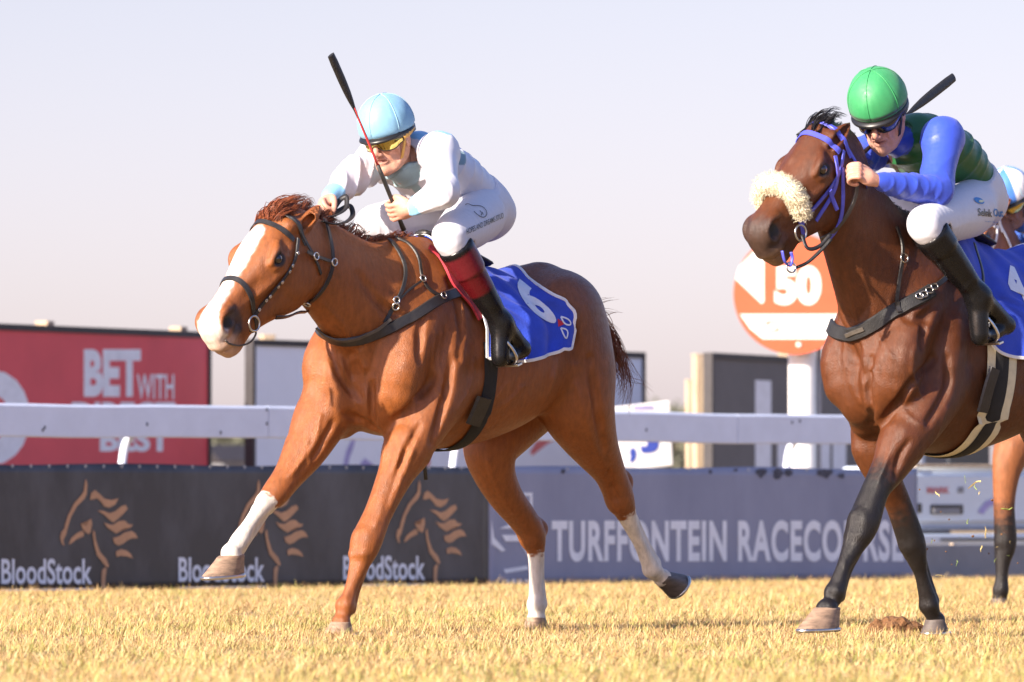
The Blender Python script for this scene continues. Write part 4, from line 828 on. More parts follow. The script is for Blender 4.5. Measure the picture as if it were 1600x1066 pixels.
S2 = dict(
    coat=(.092, .0265, .0070), mat=M['coat2'], T=(.648, .0, 1.975), hpitch=.80, hyaw=-.12, hscale=1.05, hwide=1.08, hlen=.82, scale=1.03, belly=-.05,
    neck=[(.02, 0, 1.29, .30, .68), (.15, 0, 1.37, .275, .62), (.29, 0, 1.50, .225, .58), (.42, 0, 1.66, .185, .57), (.53, 0, 1.80, .158, .57)],
    shoulder={'LF': (.17, 1.08), 'RF': (.13, 1.08)},
    legs={
        'LF': [(1470, 600, .150, .115), (1438, 645, .155, .115), (1408, 692, .150, .092), (1391, 729, .145, .070), (1368, 766, .14, .055), (1348, 820, .135, .062), (1333, 855, .13, .042), (1317, 889, .13, .028), (1305, 926, .125, .038), (1297, 944, .12, .031)],
        'RF': [(1395, 600, -.13, .115), (1374, 650, -.14, .108), (1368, 700, -.14, .090), (1382, 745, -.14, .065), (1402, 784, -.14, .052), (1424, 845, -.135, .054), (1432, 872, -.13, .040), (1440, 900, -.13, .027), (1452, 945, -.13, .036), (1459, 964, -.13, .030)],
        'LH': [(1668, 500, .11, .19), (1690, 570, .13, .188), (1700, 630, .155, .160), (1714, 668, .155, .128), (1730, 700, .15, .098), (1752, 738, .145, .068), (1768, 776, .14, .060), (1784, 815, .14, .039), (1803, 852, .14, .032), (1820, 888, .14, .043), (1834, 900, .14, .036)],
        'RH': [(1630, 540, -.11, .19), (1640, 590, -.13, .18), (1640, 640, -.14, .15), (1650, 690, -.14, .118), (1665, 735, -.14, .09), (1685, 775, -.14, .072), (1705, 808, -.14, .062), (1715, 834, -.14, .056), (1720, 864, -.14, .038), (1722, 905, -.14, .034), (1724, 945, -.14, .040), (1722, 968, -.14, .036)]},
    points={'LF': (2.9, 3.9), 'RF': (3.4, 4.6), 'LH': (5, 6.2), 'RH': (6, 7.2)}, pointcol=(.009, .007, .007),
    hock={'LH': 6, 'RH': 7}, hockpt={'LH': (1780, 748, .14), 'RH': (1731, 822, -.14)},
    grooves=[([(1360, 560), (1355, 610), (1362, 660)], .018, .012), ([(1300, 470), (1330, 545), (1350, 590)], .025, .007), ([(1448, 490), (1444, 515), (1440, 540)], .022, .008), ([(1455, 560), (1425, 600), (1395, 640), (1378, 665)], .02, .011),
             ([(1480, 560), (1478, 610), (1450, 660)], .02, .008), ([(1420, 690), (1405, 715), (1398, 745)], .012, .006), ([(1400, 480), (1430, 500), (1470, 470)], .03, .005), ([(1287, 285), (1292, 320), (1290, 360)], .02, .008)],
    ridges=[([(1370, 520), (1385, 545), (1395, 560)], .006, .003), ([(1350, 560), (1365, 580), (1372, 600)], .006, .003), ([(1410, 640), (1425, 655), (1440, 665)], .007, .003), ([(1400, 690), (1388, 720), (1370, 750)], .006, .003), ([(1560, 640), (1530, 670), (1500, 690)], .007, .0025), ([(1330, 470), (1345, 520), (1352, 550)], .008, .004), ([(1430, 540), (1425, 580), (1440, 620)], .006, .003), ([(1395, 680), (1385, 720), (1372, 755)], .006, .003), ([(1480, 640), (1462, 680), (1450, 700)], .006, .003), ([(1320, 560), (1330, 600), (1345, 630)], .006, .003), ([(1251, 296), (1243, 318), (1240, 330)], .005, .003), ([(1272, 288), (1266, 310), (1262, 325)], .005, .003), ([(1335, 800), (1322, 850), (1318, 880)], .005, .002)],
    hooves={'LF': ((1293, 950, .12), (1253, 985, .12), (1308, 982, .12), .058, 'hoof_pale'), 'RF': ((1462, 968, -.13), (1447, 990, -.13), (1479, 988, -.13), .050, 'hoof_dark'),
            'LH': ((1833, 902, .14), (1852, 932, .14), (1868, 897, .14), .052, 'hoof_dark'), 'RH': ((1722, 965, -.14), (1706, 992, -.14), (1742, 990, -.14), .052, 'hoof_dark')},
    ears=[(P2(1298, 228, .075), P2(1311, 213, .085), P2(1328, 192, .085), (.7, .6, -.2)), (P2(1268, 214, -.06), P2(1276, 203, -.065), P2(1290, 193, -.07), (.7, -.6, -.2))],
    paint=[paint2])
horse2, bvh2, hd2 = build_horse(FR2, S2, 'racehorse', 'dark bay racehorse with black legs and white fleece noseband', 'racehorses in the finish')
FR3 = Frame(50, 1650, 38.5)
def paint3(v, col, mixin, s, d, l, ishead, nz):
    mixin(sstep(.008, -.008, np.abs(l) + .006 * nz - .055) * sstep(.085, .06, d) * ishead * sstep(.02, .09, s), (.80, .74, .70))
P3 = FR3.P
S3 = dict(S2); S3.update(coat=(.24, .085, .03), T=(.70, 0, 2.04), hyaw=.1, hpitch=.7, paint=[paint3], grooves=[], ridges=[],
    neck=[(.02, 0, 1.29, .30, .68), (.15, 0, 1.39, .275, .62), (.29, 0, 1.54, .225, .58), (.43, 0, 1.70, .185, .57), (.56, 0, 1.85, .158, .57)],
    legs={
        'LF': [(1625, 640, .15, .115), (1600, 670, .155, .115), (1580, 705, .15, .092), (1572, 742, .145, .070), (1569, 790, .14, .055), (1571, 846, .135, .058), (1567, 874, .13, .043), (1565, 898, .13, .032), (1564, 922, .125, .040), (1562, 934, .12, .036)],
        'RF': [(1620, 640, -.13, .115), (1615, 670, -.14, .105), (1625, 710, -.14, .088), (1640, 745, -.14, .065), (1655, 790, -.14, .052), (1668, 830, -.135, .054), (1680, 860, -.13, .043), (1690, 880, -.13, .032), (1705, 900, -.13, .039), (1712, 910, -.13, .035)],
        'LH': [P for P in [(1830, 560, .11, .19), (1845, 610, .13, .188), (1855, 660, .155, .160), (1864, 690, .155, .128), (1875, 715, .15, .098), (1890, 745, .145, .068), (1902, 775, .14, .060), (1915, 805, .14, .039), (1930, 832, .14, .032), (1943, 860, .14, .043), (1953, 870, .14, .036)]],
        'RH': [(1800, 590, -.11, .19), (1795, 625, -.13, .18), (1790, 665, -.14, .15), (1790, 700, -.14, .118), (1800, 735, -.14, .09), (1815, 765, -.14, .072), (1828, 792, -.14, .062), (1838, 815, -.14, .056), (1840, 840, -.14, .038), (1842, 870, -.14, .034), (1844, 900, -.14, .040), (1842, 922, -.14, .036)]},
    hockpt={'LH': (1911, 752, .14), 'RH': (1851, 806, -.14)}, points={'LF': (3.6, 4.6), 'RF': (3.6, 4.6)},
    hooves={'LF': ((1562, 935, .12), (1549, 950, .12), (1574, 949, .12), .052, 'hoof_dark'), 'RF': ((1712, 912, -.13), (1718, 935, -.13), (1738, 915, -.13), .052, 'hoof_dark'),
            'LH': ((1953, 872, .14), (1968, 895, .14), (1980, 868, .14), .052, 'hoof_dark'), 'RH': ((1842, 922, -.14), (1829, 943, -.14), (1857, 942, -.14), .052, 'hoof_dark')},
    ears=[(P3(1560, 330, .075), P3(1568, 318, .085), P3(1580, 304, .085), (.7, .6, -.2)), (P3(1540, 322, -.06), P3(1546, 312, -.065), P3(1556, 304, -.07), (.7, -.6, -.2))])
horse3, bvh3, hd3 = build_horse(FR3, S3, 'racehorse', 'brown racehorse with white bridle half hidden at the right edge', 'racehorses in the finish', vox=.011)
# ---------------------------------------------------------------- tack
M['leather'] = mat('black_leather', (.022, .020, .020), .42, .25, 25, .15, 90)
M['leather_edge'] = mat('worn_leather', (.07, .06, .05), .5, .3, 25, .15, 90)
M['webbing'] = mat('black_webbing', (.012, .012, .013), .8, .25, 40, .3, 300)
M['blue_strap'] = mat('blue_synthetic_strap', (.075, .085, .52), .4, .15, 25, .1, 90)
M['cloth_blue'] = mat('royal_blue_cloth', (.022, .062, .50), .75, .18, 9, .25, 160, sheen=.1)
M['cloth_white'] = mat('white_cloth', (.74, .74, .76), .8, .08, 20, .2, 200)
M['print_white'] = mat('white_print', (.70, .74, .84), .7, .08, 30)
M['print_red'] = mat('red_print', (.50, .02, .04), .7, .1, 30)
M['pad_red'] = mat('red_pad', (.42, .03, .05), .8, .15, 30, .2, 200)
M['fleece'] = mat('cream_fleece', (.74, .67, .50), .95, .08, 40, .6, 120)
M['elastic'] = mat('cream_elastic', (.66, .60, .42), .85, .10, 30, .3, 250)
M['brass'] = mat('brass', (.70, .50, .22), .3, .1, 30, metal=1)
M['black_rubber'] = mat('black_rubber', (.016, .016, .017), .6, .2, 40, .3, 200)
def root_of(fr, name, label, cat, group=None): return empty(name, fr.o, fr.rot, label, cat, group)
def surf_px(fr, bvh, pxs, n=6, off=.004):
    pts = spline(pxs, n); P, N = [], []
    for px, py in pts:
        p, nn = fr.hit(bvh, px, py, off); P.append(p); N.append(nn)
    P = np.array(P); N = np.array(N)
    for _ in range(2): P[1:-1] = P[:-2] * .25 + P[1:-1] * .5 + P[2:] * .25; N[1:-1] = N[:-2] * .25 + N[1:-1] * .5 + N[2:] * .25
    return P, N
def strap_px(name, fr, bvh, pxs, w, m, parent, th=.004, n=6, off=.003, pre=None, post=None):
    P, N = surf_px(fr, bvh, pxs, n, off)
    if pre is not None: P = np.vstack([pre[0], P]); N = np.vstack([pre[1], N])
    if post is not None: P = np.vstack([P, post[0]]); N = np.vstack([N, post[1]])
    return MB().strap(P, N, w, th).build(name, m, parent, True, sharp=40)
def loop(bvh, c, e1, e2, a0=0, a1=2 * math.pi, n=48, off=.003, R=.8):
    c = np.array(c); e1 = np.array(e1, float); e1 /= np.linalg.norm(e1); e2 = np.array(e2, float); e2 -= e1 * np.dot(e1, e2); e2 /= np.linalg.norm(e2)
    full = abs(a1 - a0 - 2 * math.pi) < 1e-6; P, N = [], []
    for a in np.linspace(a0, a1, n, endpoint=not full):
        d = e1 * math.cos(a) + e2 * math.sin(a); q = bvh.ray_cast(Vector(c + d * R), Vector(-d))
        if q[0] is None: continue
        P.append(np.array(q[0]) + np.array(q[1]) * off); N.append(np.array(q[1]))
    P = np.array(P); N = np.array(N); e = 1 if full else 0
    for _ in range(2):
        if full: P = np.roll(P, 1, 0) * .25 + P * .5 + np.roll(P, -1, 0) * .25; N = np.roll(N, 1, 0) * .25 + N * .5 + np.roll(N, -1, 0) * .25
        else: P[1:-1] = P[:-2] * .25 + P[1:-1] * .5 + P[2:] * .25
    return P, N
def decal_px(name, fr, bvh, vf, org, right, up, m, parent, off=.0025):
    """flat print laid on a curved surface: origin, right and up given where the photo shows the print"""
    v, f = vf; out = []
    for x, y in v:
        p, n = fr.hit(bvh, org[0] + right[0] * x + up[0] * y, org[1] + right[1] * x + up[1] * y, off); out.append(p)
    return mesh_obj(name, np.array(out), f, m, parent, smooth=True)
def bvh_of(objs):
    V, Fc = [], []
    for o in objs:
        b = len(V); V += [q.co.copy() for q in o.data.vertices]; Fc += [[i + b for i in p.vertices] for p in o.data.polygons]
    return BVHTree.FromPolygons(V, Fc)
def saddlecloth(fr, bvh, name, label, front, hem, back, u0, u1, border=.014, seed=0):
    """cloth over the back: near side drawn from its edges, far side mirrored"""
    root = root_of(fr, name, label, 'saddlecloth', 'saddlecloths')
    def spine(u):
        q = bvh.ray_cast(Vector((u, 0, 2.6)), Vector((0, 0, -1)))[0]; return np.array(q)
    def edge(a, pxs, n):
        P = [np.array(a)] if a is not None else []
        P += [fr.hit(bvh, x, y)[0] for x, y in pxs]; q = spline(P, 12)
        L = np.r_[0, np.cumsum(np.linalg.norm(np.diff(q, axis=0), axis=1))]; t = np.linspace(0, L[-1], n); return np.stack([np.interp(t, L, q[:, i]) for i in range(3)], 1)
    NU, NV = 44, 36
    L = edge(spine(u0), front, NV); R = edge(spine(u1), back, NV); Tt = np.array([spine(u) for u in np.linspace(u0, u1, NU)]); B = edge(None, hem, NU)
    L[-1] = B[0]; R[-1] = B[-1]; G = np.zeros((NU, NV, 3))
    for i in range(NU):
        for j in range(NV):
            s, t = i / (NU - 1), j / (NV - 1)
            G[i, j] = (1 - s) * L[j] + s * R[j] + (1 - t) * Tt[i] + t * B[i] - ((1 - s) * (1 - t) * L[0] + s * (1 - t) * R[0] + (1 - s) * t * B[0] + s * t * B[-1])
    N = np.zeros_like(G)
    for i in range(NU):
        for j in range(NV):
            q, n, _, _ = bvh.find_nearest(Vector(G[i, j])); n = np.array(n); t = j / (NV - 1); s = i / (NU - 1)
            lift = .010 + .016 * t * (.5 + .5 * math.sin(s * 17 + t * 4 + seed)) + .016 * t * t * math.sin(s * 7 + seed) ** 2 + .006 * math.sin(s * 29 - t * 11) * math.sin(s * 3.1)
            G[i, j] = np.array(q) + n * lift; N[i, j] = n
    for _ in range(1): G[1:-1, 1:-1] = (G[1:-1, 1:-1] * 2 + G[2:, 1:-1] + G[:-2, 1:-1] + G[1:-1, 2:] + G[1:-1, :-2]) / 6
    def build(g, n, flip, par):
        v = g.reshape(-1, 3); f = [(i * NV + j, (i + 1) * NV + j, (i + 1) * NV + j + 1, i * NV + j + 1) for i in range(NU - 1) for j in range(NV - 1)]
        inner = v - n.reshape(-1, 3) * .006
        k = len(v); f2 = [tuple(q + k for q in x[::-1]) for x in f]; rim = [i * NV for i in range(NU)] + [(NU - 1) * NV + j for j in range(1, NV)] + [i * NV + NV - 1 for i in range(NU - 2, -1, -1)] + [j for j in range(NV - 2, 0, -1)]
        f3 = [(rim[a], rim[(a + 1) % len(rim)], rim[(a + 1) % len(rim)] + k, rim[a] + k) for a in range(len(rim))]
        ff = f + f2 + f3
        o = mesh_obj('cloth_panel', np.vstack([v, inner]), [x[::-1] for x in ff] if not flip else ff, M['cloth_blue'], par)
        bp = list(g[0]) + list(g[1:, -1]) + list(g[-1, ::-1][1:]); bn = list(n[0]) + list(n[1:, -1]) + list(n[-1, ::-1][1:])
        MB().strap(bp, bn, border, .004).build('white_binding', M['cloth_white'], o, True, sharp=40)
        return o
    a = build(G, N, False, root); G2 = G * [1, -1, 1]; N2 = N * [1, -1, 1]; build(G2, N2, True, root)
    return root, bvh_of([a]), G
# chestnut's cloth, number 6
cloth1, cb1, G1 = saddlecloth(FR1, bvh1, 'saddlecloth', 'royal blue saddlecloth with white binding and white number 6', [(690, 402), (707, 432), (724, 460), (745, 484), (757, 522)], [(755, 560), (790, 566), (828, 562), (883, 545)], [(852, 458), (884, 476), (897, 492), (891, 520)], -.07, -.66, seed=1)
six = text_mesh('6', 1.0, .045, 2)
decal_px('number', FR1, cb1, six, (836, 474), (76, 20), (-66, -86), M['print_white'], cloth1)
decal_px('print_mark', FR1, cb1, poly_fill([(871, 498), (872, 511), (883, 506)]), (0, 0), (1, 0), (0, 1), M['print_red'], cloth1)
for ring in ([(876, 495), (888, 499), (892, 508), (882, 507)], [(876, 513), (887, 516), (885, 529), (882, 527)]):
    P, N = surf_px(FR1, cb1, ring + [ring[0]], 3, .003); MB().strap(P, N, .007, .001).build('print_mark', M['print_white'], cloth1, True)
cloth2, cb2, G2_ = saddlecloth(FR2, bvh2, 'saddlecloth', 'royal blue saddlecloth with white number 4 cut by the right edge', [(1480, 425), (1492, 440), (1510, 452), (1535, 470), (1541, 500)], [(1528, 530), (1570, 556), (1640, 560), (1690, 545)], [(1660, 440), (1690, 470), (1700, 495), (1696, 520)], -.10, -.74, seed=4)
four = text_mesh('4', 1.0, .05, 2)
decal_px('number', FR2, cb2, four, (1590, 450), (56, 26), (-38, -84), M['print_white'], cloth2)
def ring_obj(name, c, R, r, m, parent, ax, sq=1.0): return MB().torus(c, R, r, 24, 8, ax=ax, sq=sq).build(name, m, parent, True)
def girth(fr, bvh, u, name, label, wide, m, parent=None, extra=None):
    g = parent or root_of(fr, name, label, 'girth')
    P, N = loop(bvh, (u, 0, 1.12), (0, 0, 1), (0, 1, 0), 1.35, 4.93, n=60, off=.006, R=.46)
    MB().strap(P, N, wide, .006).build('girth_band', m, g, True, sharp=40)
    return g
g1 = girth(FR1, bvh1, -.205, 'girth', 'black webbing girth round the chestnut racehorse with raised buckle guard', .075, M['webbing'])
p_, n_ = FR1.hit(bvh1, 742, 640, .022); q_, _ = FR1.hit(bvh1, 733, 660, .022); r_, _ = FR1.hit(bvh1, 750, 618, .022)
MB().strap([r_, p_, q_], [n_] * 3, .085, .012).build('buckle_guard', M['leather'], g1, True, sharp=30)
q, n = FR1.hit(bvh1, 664, 705, .02)
MB().strap([FR1.P(664, 706, .04), FR1.P(663, 725, .045), FR1.P(665, 750, .05)], [(0, 1, 0)] * 3, .022, .004).build('loose_strap', M['leather'], g1, True)
g2 = girth(FR2, bvh2, -.21, 'girth', 'cream elastic girth with black centre band round the bay racehorse', .165, M['elastic'])
P, N = loop(bvh2, (-.205, 0, 1.12), (0, 0, 1), (0, 1, 0), 1.35, 4.93, n=60, off=.013, R=.46); MB().strap(P, N, .075, .005).build('centre_band', M['webbing'], g2, True, sharp=40)
p_, n_ = FR2.hit(bvh2, 1537, 600, .03); q_, _ = FR2.hit(bvh2, 1526, 640, .03); r_, _ = FR2.hit(bvh2, 1545, 575, .03)
MB().strap([r_, p_, q_], [n_] * 3, .06, .01).build('buckle_guard', M['leather'], g2, True, sharp=30)
# breastplates
b1 = root_of(FR1, 'breastplate', 'black leather breastplate with neck strap across the chestnut chest', 'breastplate')
far = [FR1.P(482, 484, -.21), FR1.P(486, 470, -.235)]
strap_px('breast_band', FR1, bvh1, [(492, 505), (508, 523), (530, 532), (560, 531), (590, 521), (620, 508), (650, 492), (690, 466), (724, 454)], .045, M['leather'], b1, .008, 6, .008)
strap_px('breast_band_lining', FR1, bvh1, [(498, 508), (512, 521), (535, 529), (560, 526), (590, 513), (608, 500)], .014, M['leather_edge'], b1, .006, 5, .014)
strap_px('neck_strap', FR1, bvh1, [(588, 364), (606, 374), (622, 395), (632, 420), (629, 448), (617, 474), (600, 505)], .018, M['leather'], b1, .006, 5, .006)
strap_px('yoke_strap', FR1, bvh1, [(618, 374), (638, 383), (653, 405), (658, 435), (672, 456), (690, 464)], .016, M['leather'], b1, .006, 5, .006)
strap_px('connecting_strap', FR1, bvh1, [(617, 476), (635, 456), (657, 440)], .010, M['leather'], b1, .005, 5, .006)
for px, py in ((617, 470), (617, 478), (690, 463), (658, 437)):
    p, n = FR1.hit(bvh1, px, py, .014); ring_obj('buckle', p, .014, .0035, M['steel'], b1, n)
b2 = root_of(FR2, 'breastplate', 'broad black breastplate across the bay chest', 'breastplate')
strap_px('breast_band', FR2, bvh2, [(1298, 508), (1305, 517), (1325, 523), (1350, 515), (1380, 497), (1405, 482), (1430, 470), (1455, 455)], .058, M['black_rubber'], b2, .010, 6, .008)
strap_px('billet_strap', FR2, bvh2, [(1440, 466), (1455, 452), (1470, 440), (1486, 422)], .022, M['leather'], b2, .006, 5, .012)
strap_px('neck_strap', FR2, bvh2, [(1398, 355), (1407, 380), (1408, 405), (1404, 430), (1400, 470), (1402, 482)], .016, M['leather'], b2, .006, 5, .008)
strap_px('keeper', FR2, bvh2, [(1400, 470), (1402, 480), (1404, 492)], .020, M['leather'], b2, .006, 4, .018)
strap_px('badge', FR2, bvh2, [(1328, 522), (1340, 517), (1352, 512)], .018, M['leather_edge'], b2, .004, 4, .018)
for px, py in ((1455, 451), (1448, 457), (1440, 463), (1434, 466)):
    p, n = FR2.hit(bvh2, px, py, .024); ring_obj('buckle', p, .012, .003, M['steel'], b2, n, 1.3)
p, n = FR2.hit(bvh2, 1410, 404, .012); ring_obj('rein_ring', p, .018, .003, M['steel'], b2, n)
# bridles
def bridle(fr, bvh, hd, S, m, name, label):
    r = root_of(fr, name, label, 'bridle'); H = hd['H']; dv, nv, lv = hd['dv'], hd['nv'], hd['lv']
    def plane(A, B, w, mm, nm, a0, a1, off=.004, th=.004):
        c = (H(*A) + H(*B)) / 2; e1 = H(*A) - H(*B)
        P, N = loop(bvh, c, e1, lv, a0, a1, 40, off, .35); return MB().strap(P, N, w, th, abs(a1 - a0 - 6.283185) < .01).build(nm, mm, r, True, sharp=40)
    full = 2 * math.pi
    plane((.055, 0, 0), (.055, .19, 0), .024, m, 'browband', -1.5, 1.5)
    plane((-.03, .02, 0), (.06, .30, 0), .024, m, 'headpiece', -1.45, 1.45)
    nb = plane((.36, .0, 0), (.44, .24, 0), .024, m, 'noseband', 0, full)
    plane((-.02, .0, 0), (.035, .33, 0), .014, m, 'throat_lash', 0, full, .006)
    for sd in (1, -1):
        P, N = [], []
        for s_, d_ in ((.03, .10), (.12, .132), (.20, .15), (.28, .158), (.36, .162), (.43, .170)):
            q = bvh.ray_cast(Vector(H(s_, d_, sd * .4)), Vector(-lv * sd))
            P.append(np.array(q[0]) + np.array(q[1]) * .006); N.append(np.array(q[1]))
        P = spline(np.array(P), 4); N = spline(np.array(N), 4); ck = MB().strap(P, N, .017, .005).build('cheekpiece', m, r, True, sharp=40)
        if S['studs']:
            for k in range(3, 19, 2): ring_obj('stud', P[k] + N[k] * .005 + (.008 * dv if k % 4 == 1 else -.008 * dv), .005, .003, M['steel'], r, N[k])
        c = H(.465, .172, sd * .066); ring_obj('bit_ring', c, .030, .0042, M['steel'], r, lv)
    return r
br1 = bridle(FR1, bvh1, hd1, dict(studs=True), M['leather'], 'bridle', 'black leather bridle with steel studs on the chestnut head')
br2 = bridle(FR2, bvh2, hd2, dict(studs=False), M['blue_strap'], 'bridle', 'bright blue bridle on the bay head')
br3 = bridle(FR3, bvh3, hd3, dict(studs=False), M['cloth_white'], 'bridle', 'white bridle on the brown horse at the right edge')
# fleece noseband on the bay: a fat curly roll over the nose
H2 = hd2['H']; c = (H2(.36, 0, 0) + H2(.44, .24, 0)) / 2
P, N = loop(bvh2, c, H2(.36, 0, 0) - H2(.44, .24, 0), hd2['lv'], -1.75, 1.75, 60, .022, .35)
rr = [.020 + .020 * math.sin(math.pi * i / (len(P) - 1)) ** .35 for i in range(len(P))]
fl = MB().tube(P, rr, 20); V = np.array(fl.v); cen = np.repeat(P, 20, 0); dr = V - cen
V = cen + dr * (1 + .07 * vnoise(V, 8, 120) + .05 * vnoise(V, 9, 330))[:, None]
fo = mesh_obj('fleece_noseband', V, fl.f, M['fleece'], br2)
rng = np.random.default_rng(4); tf = []
for i in range(6500):
    j = rng.integers(20, len(V) - 20); n = dr[j] / (np.linalg.norm(dr[j]) + 1e-9); n = n + rng.normal(size=3) * .55; p = V[j] + rng.normal(size=3) * .003
    tf.append(([p - n * .002, p + n * .004 + rng.normal(size=3) * .0015, p + n * .007 + rng.normal(size=3) * .003], .0002, 1, 0))
strands('fleece_curls', tf, M['fleece'], fo, 3, .0011, 2)
# reins
def cord(name, pts, r, m, parent, flat=1.0, n=6): return MB().tube(spline(pts, 6), r, n, flat=flat).build(name, m, parent, True)
F1 = FR1.P
strap_px('rein', FR1, bvh1, [(428, 494), (450, 490), (472, 478), (492, 462), (508, 442), (517, 415), (516, 390), (510, 362), (505, 346)], .018, M['leather'], br1, .006, 5, .010)
strap_px('rein_stop', FR1, bvh1, [(476, 394), (488, 400), (502, 405), (518, 410)], .015, M['leather_edge'], br1, .006, 5, .012)
for px, py in ((489, 401), (518, 410), (482, 470)):
    p, n = FR1.hit(bvh1, px, py, .018); ring_obj('rein_ring', p, .014, .0035, M['steel'], br1, n)
cord('rein', [F1(504, 346, .06), F1(520, 350, .07), F1(540, 347, .06), F1(551, 336, .03), F1(546, 322, .0), F1(528, 330, -.02), F1(508, 334, -.03)], .012, M['leather'], br1, .35)
cord('rein', [F1(506, 340, .0), F1(526, 336, .02), F1(540, 326, .02), F1(541, 308, .0), F1(532, 312, -.02), F1(522, 326, -.03)], .012, M['leather'], br1, .35)
cord('rein', [F1(418, 500, -.06), F1(430, 470, -.13), F1(470, 400, -.15), F1(495, 350, -.09)], .009, M['leather'], br1, .4)
cord('lead_loop', [hd1['H'](.50, .18, .06), F1(400, 520, .07), F1(392, 534, .06), F1(376, 540, .05), F1(360, 538, .05), F1(352, 532, .05)], .004, M['leather_edge'], br1)
F2 = FR2.P
strap_px('rein', FR2, bvh2, [(1268, 368), (1285, 372), (1300, 360), (1320, 335), (1333, 305), (1335, 280), (1328, 262)], .018, M['leather_edge'], br2, .006, 5, .012)
cord('rein', [H2(.47, .18, .07), F2(1262, 388, .09), F2(1280, 385, .10), F2(1298, 366, .12)], .009, M['leather'], br2, .5)
cord('rein', [F2(1245, 418, .08), F2(1262, 410, .09), F2(1282, 392, .11), F2(1298, 374, .13)], .011, M['black_rubber'], br2, .6)
ring_obj('martingale_ring', F2(1236, 418, .08), .020, .004, M['steel'], br2, (.3, .9, .2))
cord('blue_strap', [F2(1222, 392, .09), F2(1226, 408, .09), F2(1234, 416, .08), F2(1238, 404, .08), F2(1236, 394, .08)], .007, M['blue_strap'], br2, .4)
strap_px('strap_end', FR2, bvh2, [(1292, 293), (1297, 308), (1305, 325)], .018, M['blue_strap'], br2, .005, 5, .016)
strap_px('cheek_strap', FR2, bvh2, [(1303, 245), (1305, 275), (1300, 300), (1285, 325), (1272, 345)], .016, M['blue_strap'], br2, .005, 5, .010)
strap_px('jaw_strap', FR2, bvh2, [(1312, 262), (1314, 300), (1312, 335), (1302, 362), (1290, 378)], .016, M['blue_strap'], br2, .005, 5, .012)
# manes, forelocks and tails
def mane(fr, hd, bvh, S, m, root, sweep, lock, seed, n=420, length=.16, lift=.4, lay=-.4, hairs=9):
    rng = np.random.default_rng(seed); rows = []; T = hd['T']
    for i in range(n):
        t = rng.uniform(0, 1); u = .02 + t * (T[0] - .10)
        q = bvh.ray_cast(Vector((u, rng.normal() * .006, 3)), Vector((0, 0, -1)))[0]
        if q is None: continue
        p = np.array(q) - [0, 0, .008]; L = length * rng.uniform(.5, 1.1) * (.55 + .6 * t); d = np.array(sweep) + rng.normal(size=3) * .15; d[1] += lay * rng.uniform(.3, 1.2); d /= np.linalg.norm(d)
        up = np.array([0, 0, lift * rng.uniform(.4, 1.2)]); w = rng.normal(size=3) * .005
        rows.append(([p, p + (d * .45 + up) * L * .45 + w, p + (d + up * .9) * L * .75 - w, p + (d * 1.15 + up * .3) * L + w], .0055, hairs, .003))
    for i in range(lock):
        p = hd['H'](rng.uniform(-.04, .035), .0, rng.normal() * .028); p = np.array(bvh.find_nearest(Vector(p))[0])
        d = np.array((-.85, rng.normal() * .25, .42)) + rng.normal(size=3) * .12; L = rng.uniform(.06, .14); w = rng.normal(size=3) * .005
        rows.append(([p - d * .01, p + d * L * .35 + [0, 0, .012] + w, p + d * L * .75 + [-.01, 0, .012] - w, p + d * L + [-.035, 0, -.005]], .0045, hairs, .003))
    return strands('mane', rows, m, root, seed, .0016, 6)
mane(FR1, hd1, bvh1, S1, M['mane1'], horse1, (-.85, 0, .05), 46, 1, 95, .12, .45, -.5, 14)
mane(FR2, hd2, bvh2, S2, M['mane2'], horse2, (-.8, 0, -.1), 16, 2, 110, .10, .16, -.75, 14)
mane(FR3, hd3, bvh3, S3, M['mane1'], horse3, (-.8, 0, -.1), 8, 3, 60, .10, .15, -.7, 8)
def tail(fr, pts, wild, m, root, seed):
    P = np.array(pts); rng = np.random.default_rng(seed); rows = []
    for i in range(13):
        k = len(P) - rng.integers(0, 2); rows.append((P[:k] + rng.normal(size=3) * .020 * np.linspace(.2, 1, k)[:, None] + rng.normal(size=(k, 3)) * .012, .009, 11, .004))
    for w in wild: rows.append((np.vstack([P[:1], np.array(w)]), .010, 5, .003))
    o = strands('tail', rows, m, root, seed, .0017, 10); return o
tail(FR1, [F1(913, 480, 0), F1(936, 500, .0), F1(956, 528, .02), F1(969, 560, .03), F1(980, 600, .03), F1(972, 640, .0)], [[F1(929, 478, .0), F1(949, 470, .02), F1(966, 466, .02)], [F1(934, 490, .0), F1(952, 486, .02), F1(969, 488, .02)], [F1(959, 530, .03), F1(999, 580, .05), F1(1024, 630, .06)], [F1(954, 520, .03), F1(984, 600, .05), F1(1014, 612, .08), F1(1032, 625, .08)], [F1(944, 510, 0), F1(959, 508, .02), F1(972, 520, .02)]], M['mane1'], horse1, 5)
for (fr, m, ro, sd) in ((FR2, M['mane2'], horse2, 6), (FR3, M['mane1'], horse3, 7)):
    tail(fr, [(-1.06, 0, 1.42), (-1.18, 0, 1.40), (-1.30, 0, 1.28), (-1.38, .02, 1.08), (-1.42, .02, .88)], [], m, ro, sd)
